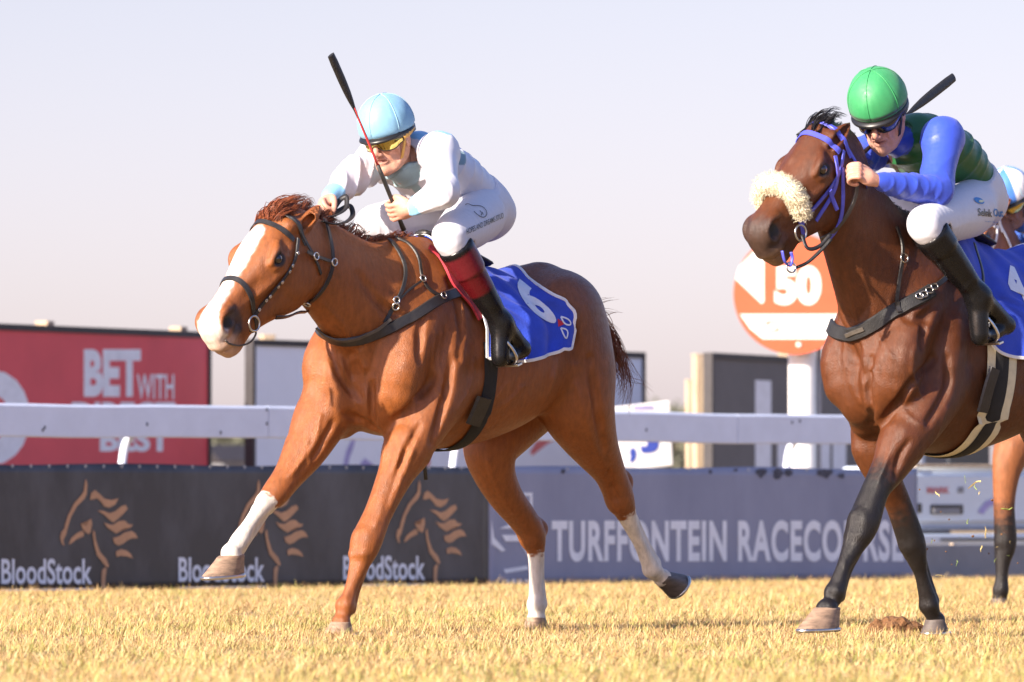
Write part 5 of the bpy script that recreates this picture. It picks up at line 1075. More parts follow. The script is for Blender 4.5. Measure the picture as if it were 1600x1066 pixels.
# ---------------------------------------------------------------- jockeys
M['skin'] = mat('skin', (.5, .3, .2), .48, .14, 90, .18, 300, attr=True, spec=.4)
M['silk'] = mat('silk', (.7, .7, .7), .38, .03, 30, .05, 200, attr=True, sheen=.1)
M['breeches'] = mat('white_breeches', (.74, .74, .77), .55, .03, 30, .06, 220, attr=True)
M['boot'] = mat('boot_leather', (.02, .02, .02), .26, .05, 30, .10, 30, attr=True, coat=.05, spec=.28)
M['cap'] = mat('silk_cap', (.4, .6, .8), .52, .06, 30, .05, 200, attr=True, sheen=.1)
M['cap_seam'] = mat('cap_seam', (.30, .50, .62), .5, .1, 30); M['cap_seam_green'] = mat('green_cap_seam', (.05, .33, .12), .5, .1, 30)
M['black_plastic'] = mat('black_plastic', (.012, .012, .013), .35, .2, 30)
M['lens_gold'] = mat('gold_mirror_lens', (.55, .42, .12), .12, .3, 9, metal=.9)
M['lens_dark'] = mat('dark_lens', (.008, .008, .009), .08, .2, 9, coat=1)
M['amber'] = mat('amber_strap', (.55, .30, .06), .5, .1, 30)
M['whip_red'] = mat('red_whip_shaft', (.55, .05, .05), .35, .15, 60)
M['whip_black'] = mat('black_whip_leather', (.02, .019, .018), .5, .25, 60, .3, 120)
def perturb(v, f, amp):
    """move vertices along their normals"""
    tri = v[f[:, 2]] - v[f[:, 0]]; n = np.cross(tri, v[f[:, 3]] - v[f[:, 1]]); N = np.zeros_like(v)
    for k in range(4): np.add.at(N, f[:, k], n)
    N /= np.linalg.norm(N, axis=1)[:, None] + 1e-9
    return v + N * amp[:, None], N
def folds(v, d, freq, seed, amp):
    """tension folds of thin cloth running across direction d: narrow ridges that come and go on a smooth sheet"""
    d = np.array(d, float); d /= np.linalg.norm(d); w = vnoise(v, seed, 8.0) * 1.6; ph = (v @ d) * freq * .5 + w * 1.5
    return amp * ((1 - np.abs(np.sin(ph))) ** 1.8 * 1.7 * np.clip(.15 + .75 * vnoise(v, seed + 1, 8.0), 0, 1.1) + .30 * vnoise(v, seed + 2, 30.0))
def head_mesh(scale=1.0):
    F = Field((-.14, -.12, -.26), (.16, .12, .16), .0036)
    F.ell((-.012, 0, .035), (.098, .076, .10), 0); F.ell((.026, 0, -.035), (.066, .060, .092), .03)
    for s in (1, -1):
        F.chain([(-.018, s * .060, -.04, .02), (.0, s * .056, -.075, .02), (.045, s * .034, -.108, .02), (.07, 0, -.116, .02)], .02)
        F.ell((.060, s * .044, -.018), (.026, .018, .018), .02); F.ell((.088, s * .031, .012), (.018, .019, .013), .014, sub=True)
        F.chain([(.082, s * .012, .026, .010), (.078, s * .045, .024, .009)], .012)
        F.ell((.104, s * .013, -.043), (.011, .008, .008), .008); F.ell((.052, s * .05, -.06), (.02, .012, .024), .025)
        F.ell((-.014, s * .080, -.012), (.020, .008, .033), .008); F.ell((-.008, s * .088, -.010), (.011, .005, .020), .005, sub=True)
        F.chain([(.094, s * .0, -.063, .007), (.090, s * .012, -.065, .007), (.080, s * .024, -.071, .005)], .006)
        F.chain([(.092, s * .0, -.081, .008), (.087, s * .013, -.080, .007), (.080, s * .022, -.075, .005)], .006)
        F.chain([(.100, s * .0, -.072, .006), (.093, s * .012, -.0725, .0055), (.083, s * .023, -.0735, .003)], .003, sub=True)
        F.chain([(.092, s * .021, -.043, .004), (.080, s * .033, -.064, .004), (.070, s * .038, -.085, .003)], .008, sub=True); F.ell((.060, s * .056, -.062), (.022, .012, .026), .014, sub=True)
    F.chain([(.090, 0, .022, .009), (.103, 0, -.008, .010), (.117, 0, -.032, .012), (.110, 0, -.042, .010)], .012)
    F.ell((.080, 0, -.108), (.018, .020, .017), .018)
    F.chain([(-.03, 0, -.05, .056), (-.045, 0, -.11, .050), (-.065, 0, -.15, .048)], .03)
    v, f = F.mesh(1)
    col = np.tile(np.array((.56, .29, .20)), (len(v), 1))
    red = np.exp(-((v[:, 0] - .06) ** 2 + (np.abs(v[:, 1]) - .045) ** 2 + (v[:, 2] + .035) ** 2) / .0008) * .5 + np.exp(-((v[:, 0] - .115) ** 2 + v[:, 1] ** 2 + (v[:, 2] + .035) ** 2) / .0004) * .5
    lip = np.exp(-((v[:, 0] - .093) ** 2 / .0003 + v[:, 1] ** 2 / .0006 + (v[:, 2] + .073) ** 2 / .00016))
    col = col * (1 - red[:, None] * .5) + np.array((.62, .22, .16)) * red[:, None] * .5; col = col * (1 - lip[:, None] * .7) + np.array((.42, .10, .09)) * lip[:, None] * .7
    jaw = np.exp(-((v[:, 2] + .095) ** 2 / .0012)) * (v[:, 0] > -.02) * .35; col = col * (1 - jaw[:, None]) + np.array((.34, .19, .14)) * jaw[:, None]
    gap = np.exp(-((v[:, 0] - .087) ** 2 / .0002 + v[:, 1] ** 2 / .0004 + (v[:, 2] + .0725) ** 2 / .00002)); col = col * (1 - .85 * gap[:, None]) + np.array((.05, .015, .012)) * .85 * gap[:, None]
    return v * scale, f, col
def fist_mesh():
    F = Field((-.09, -.07, -.08), (.14, .075, .06), .0032)
    F.ell((.05, 0, .0), (.052, .042, .019), 0); F.chain([(-.05, 0, 0, .021), (-.02, 0, 0, .024), (.03, 0, 0, .026)], .02, sq=1.0)
    F.ell((.055, .028, -.010), (.03, .018, .017), .015)
    for y, L, r in ((.031, .95, .0100), (.0105, 1.06, .0104), (-.0105, 1.0, .0100), (-.0305, .82, .0088)):
        F.chain([(.060, y * .9, .004, r), (.090, y, .010, r * 1.08), (.112 * (.9 + .1 * L), y, -.006, r), (.113 * (.9 + .1 * L), y, -.026, r * .97), (.096, y, -.042, r * .95), (.074, y, -.040, r * .9), (.066, y, -.030, r * .8)], .004, n=4)
        F.ell((.090, y, .015), (.011, .009, .006), .006)
    F.chain([(.020, .030, -.006, .015), (.048, .048, -.014, .0135), (.078, .050, -.030, .0118), (.100, .036, -.046, .0098), (.104, .020, -.052, .008)], .008)
    v, f = F.mesh(1); col = np.tile(np.array((.60, .31, .22)), (len(v), 1)); kn = np.exp(-((v[:, 0] - .092) ** 2 / .0003 + (v[:, 2] - .015) ** 2 / .0002)); col = col * (1 - .3 * kn[:, None]) + np.array((.6, .2, .15)) * .3 * kn[:, None]
    return v, f, col
HEADM = head_mesh(); FIST = fist_mesh()
def basis(x, y):
    x = np.array(x, float); x /= np.linalg.norm(x); y = np.array(y, float); y -= x * np.dot(x, y); y /= np.linalg.norm(y); return x, y, np.cross(x, y)
def build_jockey(fr, J, name, label):
    root = root_of(fr, name, label, 'person', 'jockeys'); P = fr.P; g = {k: P(*q) for k, q in J['pts'].items()}
    vox = J.get('vox', .0065)
    # ---- head frame
    hx, hy, hz = basis(J['face'], J['side']); hc = P(*J['head']); hs = J.get('hs', 1.0)
    HM = np.stack([hx, hy, hz], 1) * hs
    hd = lambda p: hc + HM @ np.array(p, float)
    bodyv, bodyf, bodyc = [], [], []
    def addm(v, f, c):
        b = sum(len(q) for q in bodyv); bodyv.append(v); bodyf.append(f + b); bodyc.append(c)
    tint = np.array(J.get('skin', (1, 1, 1)))
    addm((HEADM[0] @ HM.T) + hc, HEADM[1], HEADM[2] * tint)
    hands = {}
    for s, key in ((1, 'L'), (-1, 'R')):
        x, y, z = basis(*J['hand' + key]); z = z * (-1 if s == 1 else 1)         # a left hand is the mirror of the right
        A = np.stack([x, y, z], 1); w = g['wr' + key]; v = FIST[0] @ A.T * .98 + w; f = FIST[1] if np.linalg.det(A) > 0 else FIST[1][:, ::-1]
        addm(v, f, FIST[2] * tint); hands[key] = (w, x, y, z)
    lo = np.min(list(g.values()), 0) - .22; hi = np.max(list(g.values()), 0) + .2
    # ---- body under the clothes
    B = Field(lo, hi, .013)
    tor = [np.append(g['neck'], (.055, 1.2)), np.append(g['chest'], (.085, 1.3)), np.append(g['waist'], (.085, 1.2)), np.append(g['pelvis'], (.09, 1.2))]
    B.chain(tor, 0); B.chain([np.append(g['neck'], .06), np.append(hd((-.06, 0, -.16)), .052)], .02)
    for k in 'LR':
        B.chain([np.append(g['sh' + k], .050), np.append((g['sh' + k] + g['el' + k]) / 2, .042), np.append(g['el' + k], .036), np.append((g['el' + k] + g['wr' + k]) / 2, .034), np.append(g['wr' + k], .026)], .03)
        B.chain([np.append(g['hip' + k], .085), np.append((g['hip' + k] + g['kn' + k]) / 2, .075), np.append(g['kn' + k], .055), np.append((g['kn' + k] * .6 + g['an' + k] * .4), .055), np.append(g['an' + k], .036), np.append(g['to' + k], .03)], .04)
    bv, bf = B.mesh(1); addm(bv, bf, np.tile(np.array((.6, .32, .23)), (len(bv), 1)) * tint)
    body = mesh_obj('body', np.vstack(bodyv), np.vstack(bodyf), M['skin'], root, col=np.vstack(bodyc))
    # ---- silks
    F = Field(lo, hi, vox)
    F.chain([np.append(g['neck'] + J.get('nk', np.zeros(3)), (.085, 1.25)), np.append(g['chest'], (.128, 1.38)), np.append(g['waist'], (.122, 1.32)), np.append(g['pelvis'], (.120, 1.28))], 0, n=6)
    for k in 'LR':
        F.ell(g['sh' + k], (.082, .075, .078), .05)
        F.chain([np.append(g['sh' + k], .076), np.append(g['sh' + k] * .5 + g['el' + k] * .5, .068), np.append(g['el' + k], .060)], .04)
        F.chain([np.append(g['el' + k], .060), np.append(g['el' + k] * .5 + g['wr' + k] * .5, .052), np.append(g['wr' + k] * .86 + g['el' + k] * .14, .038), np.append(g['wr' + k] * .94 + g['el' + k] * .06, .030)], .025)
    F.chain([np.append(g['neck'], (.075, 1.1)), np.append(hd((-.055, 0, -.135)), (.066, 1.0))], .03)
    def cut(p, n, R=.25):
        p = np.array(p); n = np.array(n, float); n /= np.linalg.norm(n)
        F.func(p - R, p + R, lambda X, Y, Z: np.where((X - p[0]) ** 2 + (Y - p[1]) ** 2 + (Z - p[2]) ** 2 < R * R, -((X - p[0]) * n[0] + (Y - p[1]) * n[1] + (Z - p[2]) * n[2]), 9), 0, True)     # drop what lies beyond the plane
    cut(hd((-.05, 0, -.122)), hz, .088)
    wn_ = g['pelvis'] - g['waist']; wn_ /= np.linalg.norm(wn_); wp = g['waist'] * .45 + g['pelvis'] * .55
    v, f = F.mesh(1)
    am = folds(v, wn_ + np.array([0, .3, 0]), 85, 11, .0085)
    for k in 'LR':
        for a_, b_, sd_ in ((g['sh' + k], g['el' + k], 41), (g['el' + k], g['wr' + k], 44)):
            ax_ = b_ - a_; t_ = ((v - a_) @ ax_) / (ax_ @ ax_); dd = np.linalg.norm(v - (a_ + np.clip(t_, 0, 1)[:, None] * ax_), axis=1)
            tw = np.cross(ax_, [0.3, .2, 1.0]); tw /= np.linalg.norm(tw) + 1e-9
            au = ax_ / np.linalg.norm(ax_); am += sstep(.10, .075, dd) * (folds(v, au * .45 + tw, 95, sd_, .0050) + folds(v, au - tw * .45, 120, sd_ + 5, .0040))
        e = np.exp(-np.linalg.norm(v - g['el' + k], axis=1) ** 2 / .012); am += e * folds(v, g['wr' + k] - g['sh' + k], 110, 12, .0085)
        e = np.exp(-np.linalg.norm(v - g['sh' + k] * .7 - g['chest'] * .3, axis=1) ** 2 / .01); am += e * folds(v, g['sh' + k] - g['chest'], 90, 13, .0070)
    e = np.exp(-np.linalg.norm(v - wp, axis=1) ** 2 / .012); am += e * folds(v, np.array([0, 1.0, .3]), 90, 14, .008)
    v, N = perturb(v, f, am)
    col = J['silk'](v, g, fr, hd)
    shirt = mesh_obj('silk_shirt', v, f, M['silk'], root, col=col)
    # ---- breeches
    F = Field(lo, hi, vox)
    F.chain([np.append(wp, (.128, 1.36)), np.append(g['pelvis'], (.130, 1.34)), np.append(g['pelvis'] + wn_ * .05, (.124, 1.32))], 0)
    cut(g['waist'] * .52 + g['pelvis'] * .48, -wn_, .24)
    for k in 'LR':
        F.chain([np.append(g['hip' + k], .112), np.append(g['hip' + k] * .6 + g['kn' + k] * .4, .104), np.append(g['hip' + k] * .25 + g['kn' + k] * .75, .090), np.append(g['kn' + k], .070), np.append(g['kn' + k] * .8 + g['an' + k] * .2, .056)], .04, n=5)
        F.ell(g['hip' + k] * .8 + g['pelvis'] * .2 - (g['kn' + k] - g['hip' + k]) * .08, (.10, .095, .10), .05)
        n = g['an' + k] - g['kn' + k]; cut(g['kn' + k] * .84 + g['an' + k] * .16, n, .082)
    v, f = F.mesh(1)
    am = folds(v, np.array([.4, .2, .8]), 50, 21, .0024)
    for k in 'LR':
        e = np.exp(-np.linalg.norm(v - g['kn' + k] * .85 - g['hip' + k] * .15 + (0, 0, .04), axis=1) ** 2 / .008); am += e * folds(v, g['kn' + k] - g['hip' + k], 170, 22, .0060)
        m_ = g['hip' + k] * .75 + g['kn' + k] * .25 - np.array([0, 0, .08]); e = np.exp(-np.linalg.norm(v - m_, axis=1) ** 2 / .02); am += e * folds(v, g['kn' + k] - g['hip' + k], 130, 23, .0065)
    v, N = perturb(v, f, am)
    br = mesh_obj('breeches', v, f, M['breeches'], root, col=np.tile(np.array(J.get('breeches', (.60, .61, .67))), (len(v), 1)))
    # ---- boots
    for k, s in (('L', 1), ('R', -1)):
        F = Field(np.minimum(np.minimum(g['kn' + k], g['an' + k]), np.minimum(g['to' + k], g['he' + k])) - .12, np.maximum(np.maximum(g['kn' + k], g['an' + k]), np.maximum(g['to' + k], g['he' + k])) + .12, .0085)
        kn, an, to, he = g['kn' + k], g['an' + k], g['to' + k], g['he' + k]
        F.chain([np.append(kn * .97 + an * .03, .074), np.append(kn * .72 + an * .28, .067), np.append(kn * .4 + an * .6, .056), np.append(kn * .1 + an * .9, .045), np.append(an, .044)], 0, n=5)
        F.chain([np.append(an, .044), np.append(he, .036)], .03); F.chain([np.append(an, .042), np.append(an * .45 + to * .55, .040), np.append(to * .9 + an * .1, .036), np.append(to, .026)], .03)
        F.chain([np.append(he, .034), np.append(he * .5 + to * .5 - np.array([0, 0, .008]), .030), np.append(to, .026)], .02)
        n = an - kn; n /= np.linalg.norm(n); p = kn * .90 + an * .10
        F.func(p - .1, p + .1, lambda X, Y, Z: ((X - p[0]) * n[0] + (Y - p[1]) * n[1] + (Z - p[2]) * n[2]), .006, True)
        v, f = F.mesh(3); t = ((v - kn) @ n) / np.linalg.norm(an - kn)
        am = sstep(.62, .82, t) * sstep(1.10, .96, t) * (folds(v, n + np.array([.3, .2, 0]), 120, 31, .0052) + .003 * vnoise(v, 35, 70)) + folds(v, n, 40, 32, .0012)
        for lv_ in J.get('boot_steps', []): am += .004 * sstep(lv_ + .01, lv_ - .01, t)
        v, N = perturb(v, f, am)
        mesh_obj('boot', v, f, M['boot'], root, col=J['bootcol'](t, v))
    # ---- cap over the helmet
    rows, n, V = 26, 96, []
    for i in range(rows):
        a = i / (rows - 1); th = a * 2.02
        for j in range(n):
            ph = 2 * math.pi * j / n; seam = min(abs(((ph / (math.pi / 3)) % 1) - 0), 1 - ((ph / (math.pi / 3)) % 1)); rr = 1 - (.014 * math.exp(-(seam * 15) ** 2) - .006 * math.exp(-((seam - .12) * 14) ** 2)) * min(1, a * 4)
            rx = .128 * math.sin(min(th, 1.75)) ** .92 * rr * (1 + .04 * math.cos(ph)); ry = .112 * math.sin(min(th, 1.75)) ** .92 * rr
            z = .122 * math.cos(th); x = rx * math.cos(ph) - .006; y = ry * math.sin(ph)
            if th > 1.75: k = 1 - (th - 1.75) * .9; x = x * k; y = y * k
            wr = .0007 * math.sin(ph * 5 + i * .5) * math.sin(a * 3.1) + .0005 * math.sin(ph * 23 - i * .5) * a * a
            V.append(hd((x * (1 + wr * 6), y * (1 + wr * 6), z + .060 + wr - .020 * math.cos(ph) * sstep(1.2, 1.9, th) * .2)))
    Fq = [(i * n + j, i * n + (j + 1) % n, (i + 1) * n + (j + 1) % n, (i + 1) * n + j) for i in range(rows - 1) for j in range(n)]
    cc = np.array([J['cap'](i / (rows - 1), 2 * math.pi * j / n) for i in range(rows) for j in range(n)])
    cap = mesh_obj('helmet', np.array(V), [q[::-1] for q in Fq], M['cap'], root, col=cc)
    for q6 in range(6):
        j = q6 * (n // 6); MB().tube([np.array(V[i * n + j]) * 1.0 + (np.array(V[i * n + j]) - hd((0, 0, .06))) * .012 for i in range(0, rows - 4)], .0016, 5).build('seam', M[J.get('seam', 'cap_seam')], cap, True)
    # button, peak and inner rim
    pk = MB(); n = 25; v = []
    for i, (r_, dz) in enumerate(((1.0, 0), (1.10, -.006), (1.16, -.016), (1.12, -.020), (.96, -.010))):
        for j in range(n):
            ph = -1.15 + 2.3 * j / (n - 1); e = math.cos(ph / 1.15 * math.pi / 2) ** .7; q = 1 + (r_ - 1) * max(e, .0)
            v.append(hd((.122 * q * math.cos(ph) - .004, .108 * q * math.sin(ph), .026 + dz * max(e, .15))))
    pk.add(v, [(i * n + j, i * n + j + 1, (i + 1) * n + j + 1, (i + 1) * n + j) for i in range(4) for j in range(n - 1)]); pk.build('peak', M[J.get('peak', 'black_plastic')], cap, True)
    rim = [hd((.119 * math.cos(a) - .006, .104 * math.sin(a), .022)) for a in np.linspace(0, 2 * math.pi, 36, endpoint=False)]
    MB().strap(rim, [hd((math.cos(a), math.sin(a), 0)) - hc for a in np.linspace(0, 2 * math.pi, 36, endpoint=False)], .026, .006, True).build('rim', M['black_plastic'], cap, True)
    # goggles
    n1, n2, v = 23, 7, []
    for sh in (0, 1):
        for j in range(n1):
            a = -1.25 + 2.5 * j / (n1 - 1)
            for i in range(n2):
                b = i / (n2 - 1); notch = .022 * math.exp(-(a / .22) ** 2) * (1 - b)
                h = (-.036 + notch) * (1 - b) + .022 * b; taper = 1 - .55 * sstep(.75, 1.25, abs(a)); rad = (.112 - sh * .004) + .006 * math.sin(b * math.pi)
                v.append(hd((rad * math.cos(a) * 1.0 - .004, rad * math.sin(a) * .80, .006 + h * taper)))
    N1 = n1 * n2; q = [(j * n2 + i, (j + 1) * n2 + i, (j + 1) * n2 + i + 1, j * n2 + i + 1) for j in range(n1 - 1) for i in range(n2 - 1)]
    rimi = [j * n2 for j in range(n1)] + [(n1 - 1) * n2 + i for i in range(1, n2)] + [j * n2 + n2 - 1 for j in range(n1 - 2, -1, -1)] + [i for i in range(n2 - 2, 0, -1)]
    q2 = q + [tuple(x + N1 for x in w[::-1]) for w in q] + [(rimi[a], rimi[(a + 1) % len(rimi)], rimi[(a + 1) % len(rimi)] + N1, rimi[a] + N1) for a in range(len(rimi))]
    gg = MB().add(v, q2).build('goggles', M[J['lens']], root, True, sharp=45)
    MB().tube([np.array(v[i]) for i in rimi], .0022, 6, True).build('goggle_frame', M['black_plastic'], gg, True)
    st = [hd((.112 * math.cos(a) * 1.02 - .004, .112 * math.sin(a) * .96, .010 + .024 * sstep(1.2, 2.2, abs(a)))) for a in np.linspace(1.15, 2 * math.pi - 1.15, 26)]
    MB().strap(st, [q_ - hc for q_ in st], .018, .003).build('goggle_strap', M[J.get('strapm', 'black_plastic')], gg, True)
    for s in (1, -1):
        MB().strap([hd((.012, s * .088, .02)), hd((.020, s * .078, -.03)), hd((.030, s * .064, -.075)), hd((.048, s * .034, -.118)), hd((.055, 0, -.130))], [hd((.5, s, 0)) - hc, hd((.4, s, 0)) - hc, hd((.3, s, -.2)) - hc, hd((.2, s * .6, -.8)) - hc, hd((.1, 0, -1)) - hc], .014, .004).build('chin_strap', M[J.get('chin', 'black_plastic')], cap, True)
    return root, dict(g=g, hd=hd, hz=hz, shirt=shirt, breeches=br, hands=hands, bvh_b=bvh_of([br]), bvh_s=bvh_of([shirt]))
def whip(fr, pts, name, label, grip=.20, flap=.30, shaft='whip_red'):
    r = root_of(fr, name, label, 'whip', 'riding whips'); a, b = np.array(pts[0]), np.array(pts[1]); d = b - a; L = np.linalg.norm(d)
    pt = lambda t: a + d * t + np.array([0, 0, .012]) * math.sin(math.pi * t)
    MB().tube([pt(t) for t in np.linspace(0, grip, 6)], [.011, .0085, .0085, .009, .009, .0078], 10).build('handle', M['whip_black'], r, True)
    MB().tube([pt(t) for t in np.linspace(grip, 1 - flap, 8)], np.linspace(.0055, .0042, 8), 8).build('shaft', M[shaft], r, True)
    fp = [pt(t) for t in np.linspace(1 - flap - .06, 1, 9)]
    MB().tube(fp, [.005, .007, .013, .017, .019, .020, .020, .020, .018], 12, flat=.45, nrm=[(0.2, 1, .1)] * 9).build('padded_flap', M['whip_black'], r, True, sharp=60)
    return r
F1 = FR1.P
def silk1(v, g, fr, hd):
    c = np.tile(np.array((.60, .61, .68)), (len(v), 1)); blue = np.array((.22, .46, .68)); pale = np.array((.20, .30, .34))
    def put(m, q): c[m] = q
    for k in 'LR':
        n = g['wr' + k] - g['el' + k]; t = ((v - g['el' + k]) @ n) / (n @ n); d = np.linalg.norm(v - (g['el' + k] + np.clip(t, 0, 1)[:, None] * n), axis=1)
        put((t > .74) & (d < .075), blue)
    px, py = pxof(fr, v)
    ax = g['pelvis'] - g['neck']; t = ((v - g['neck']) @ ax) / (ax @ ax); back = v[:, 2] > (g['neck'][2] + t * ax[2] + .02)
    put((t < .16) & back & (np.abs(v[:, 1]) < .24), blue)
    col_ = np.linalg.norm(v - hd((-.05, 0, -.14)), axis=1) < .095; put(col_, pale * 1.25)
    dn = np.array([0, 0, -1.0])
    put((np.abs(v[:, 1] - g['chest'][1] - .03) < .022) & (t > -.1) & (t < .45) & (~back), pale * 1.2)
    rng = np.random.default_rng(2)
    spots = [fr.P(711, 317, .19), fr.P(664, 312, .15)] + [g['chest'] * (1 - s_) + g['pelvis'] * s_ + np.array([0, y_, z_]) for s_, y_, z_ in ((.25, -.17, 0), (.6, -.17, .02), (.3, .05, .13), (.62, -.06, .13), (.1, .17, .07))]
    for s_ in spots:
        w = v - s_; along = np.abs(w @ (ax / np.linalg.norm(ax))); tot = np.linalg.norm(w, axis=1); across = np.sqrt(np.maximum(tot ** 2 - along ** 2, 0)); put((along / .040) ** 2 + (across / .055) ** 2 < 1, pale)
    return c
def boot1(t, v):
    k = np.array((.006, .006, .007)); a_ = np.array((.13, .012, .018)); b_ = np.array((.085, .005, .008)); w1 = (sstep(.145, .175, t) * sstep(.63, .60, t))[:, None]; w2 = sstep(.385, .415, t)[:, None]
    return k * (1 - w1) + (a_ * (1 - w2) + b_ * w2) * w1
def cap1(a, ph): return (.185, .375, .53) if a < .86 else (.15, .33, .49)
J1 = dict(vox=.0062, hs=1.0, head=(607, 216, .0), face=(.93, .16, -.30), side=(-.16, .98, .05),
    pts=dict(neck=(648, 240, .0), chest=(664, 262, .0), waist=(714, 294, .0), pelvis=(740, 322, .0),
             shL=(686, 238, .185), elL=(692, 300, .33), wrL=(645, 326, .19), shR=(598, 246, -.185), elR=(556, 272, -.16), wrR=(512, 312, -.09),
             hipL=(746, 338, .13), knL=(703, 372, .285), anL=(783, 505, .335), toL=(781, 562, .345), heL=(815, 545, .335),
             hipR=(688, 338, -.13), knR=(580, 352, -.27), anR=(610, 480, -.32), toR=(600, 535, -.33), heR=(640, 520, -.32)),
    handL=((.25, -.93, -.12), (.50, -.12, .85)), handR=((.85, .35, -.40), (.2, .75, .5)),
    silk=silk1, bootcol=boot1, boot_steps=[.40], cap=cap1, lens='lens_gold', strapm='amber', chin='amber')
jockey1, jd1 = build_jockey(FR1, J1, 'person', 'jockey in white silks and pale blue cap raising a whip')
for body, org, right, up in (('HOPES AND DREAMS STUD', (757, 350), (4.7, -2.15), (-1.0, -11.5)),):
    decal_px('breeches_print', FR1, jd1['bvh_b'], text_mesh(body, 1.0, .01, 1, 1.0), org, right, up, M['black_plastic'], jd1['breeches'], .003)
for ln in ([(727, 321), (731, 319), (737, 322), (745, 322), (752, 323), (758, 328), (760, 335), (756, 340), (750, 339), (744, 335), (740, 331)], [(749, 330), (752, 333), (751, 337)], [(753, 332), (754, 336)]):
    P, N = surf_px(FR1, jd1['bvh_b'], ln, 4, .003); MB().strap(P, N, .0035, .0008).build('breeches_emblem', M['black_plastic'], jd1['breeches'], True)
w = jd1['hands']['L']; gp = w[0] + w[1] * .088 - w[3] * .022
tip = F1(517, 86, gp[1] + .02); dwn = gp + (gp - tip) / np.linalg.norm(tip - gp) * .10
whip(FR1, (dwn, tip), 'riding_whip', 'whip with red shaft and black padded end held upright over the chestnut', .36, .31)
# second jockey
F2 = FR2.P
def silk2(v, g, fr, hd):
    c = np.tile(np.array((.016, .105, .030)), (len(v), 1)); blue = np.array((.035, .075, .52))
    for k in 'LR':
        n = g['el' + k] - g['sh' + k]; t = ((v - g['sh' + k]) @ n) / (n @ n); d = np.linalg.norm(v - (g['sh' + k] + np.clip(t, 0, 1)[:, None] * n), axis=1)
        n2 = g['wr' + k] - g['el' + k]; t2 = ((v - g['el' + k]) @ n2) / (n2 @ n2); d2 = np.linalg.norm(v - (g['el' + k] + np.clip(t2, 0, 1)[:, None] * n2), axis=1)
        c[((t > -.3) & (d < .092)) | ((d2 < .078) & (t2 > 0))] = blue
    ax = g['pelvis'] - g['neck']; t = ((v - g['neck']) @ ax) / (ax @ ax); sd = np.abs(v[:, 1] - g['neck'][1])
    m = (np.abs(sd - .115) < .018) & (t < .32) & (t > -.2) & ~(c[:, 2] > .4); c[m] = (.035, .012, .012)
    c[np.linalg.norm(v - hd((-.05, 0, -.14)), axis=1) < .085] = blue * .8
    return c
def boot2(t, v): return np.tile(np.array((.006, .006, .007)), (len(t), 1))
def cap2(a, ph): return (.03, .03, .03) if .80 < a < .87 else ((.035, .27, .095))
J2 = dict(vox=.0062, head=(1376, 178, .02), face=(.80, .30, -.52), side=(-.30, .95, .05), hs=1.04,
    pts=dict(neck=(1432, 212, .0), chest=(1452, 234, .0), waist=(1488, 266, .0), pelvis=(1508, 300, .0),
             shL=(1474, 216, .185), elL=(1462, 300, .27), wrL=(1368, 282, .20), shR=(1385, 225, -.185), elR=(1352, 240, -.22), wrR=(1322, 258, -.06),
             hipL=(1512, 327, .13), knL=(1445, 352, .285), anL=(1528, 462, .335), toL=(1530, 528, .345), heL=(1572, 508, .335),
             hipR=(1452, 328, -.13), knR=(1372, 345, -.27), anR=(1400, 450, -.32), toR=(1395, 510, -.33), heR=(1430, 495, -.32)),
    handL=((.80, -.30, .30), (.15, -.45, .85)), handR=((.85, .3, -.2), (.2, .5, .8)),
    silk=silk2, bootcol=boot2, boot_steps=[.33], cap=cap2, seam='cap_seam_green', lens='lens_dark')
jockey2, jd2 = build_jockey(FR2, J2, 'person', 'jockey in green silks with blue sleeves and green cap')
M['print_blue'] = mat('blue_print', (.05, .22, .55), .6, .1, 30)
decal_px('breeches_print', FR2, jd2['bvh_b'], text_mesh('Selnk', 1.0, .02, 1, .95), (1538, 333), (10.5, 1.0), (-1.0, -16), M['black_plastic'], jd2['breeches'], .003)
decal_px('breeches_print', FR2, jd2['bvh_b'], text_mesh("Out", 1.0, .02, 1, .95), (1559, 333), (9.5, .2), (-.5, -16), M['print_blue'], jd2['breeches'], .003)
decal_px('breeches_print', FR2, jd2['bvh_b'], text_mesh("- -- - --- --", 1.0, .02, 1, .9), (1549, 346), (5.6, .2), (0, -5.5), M['print_blue'], jd2['breeches'], .003)
decal_px('breeches_emblem', FR2, jd2['bvh_b'], poly_fill([(1529 + 8 * math.cos(a), 314 + 4.5 * math.sin(a) + 2.5 * math.cos(a)) for a in np.linspace(0, 6.28, 14, endpoint=False)]), (0, 0), (1, 0), (0, 1), M['print_blue'], jd2['breeches'], .003)
decal_px('breeches_emblem', FR2, jd2['bvh_b'], poly_fill([(1532 + 4 * math.cos(a), 315 + 2 * math.sin(a)) for a in np.linspace(0, 6.28, 10, endpoint=False)]), (0, 0), (1, 0), (0, 1), M['brass'], jd2['breeches'], .004)
w = jd2['hands']['R']; gp = w[0] + w[1] * .088 - w[3] * .022
tip = F2(1490, 121, -.10); whip(FR2, (gp + (gp - tip) / np.linalg.norm(tip - gp) * .08, tip), 'riding_whip', 'whip with black padded end tucked behind the green cap', .3, .38, 'whip_black')
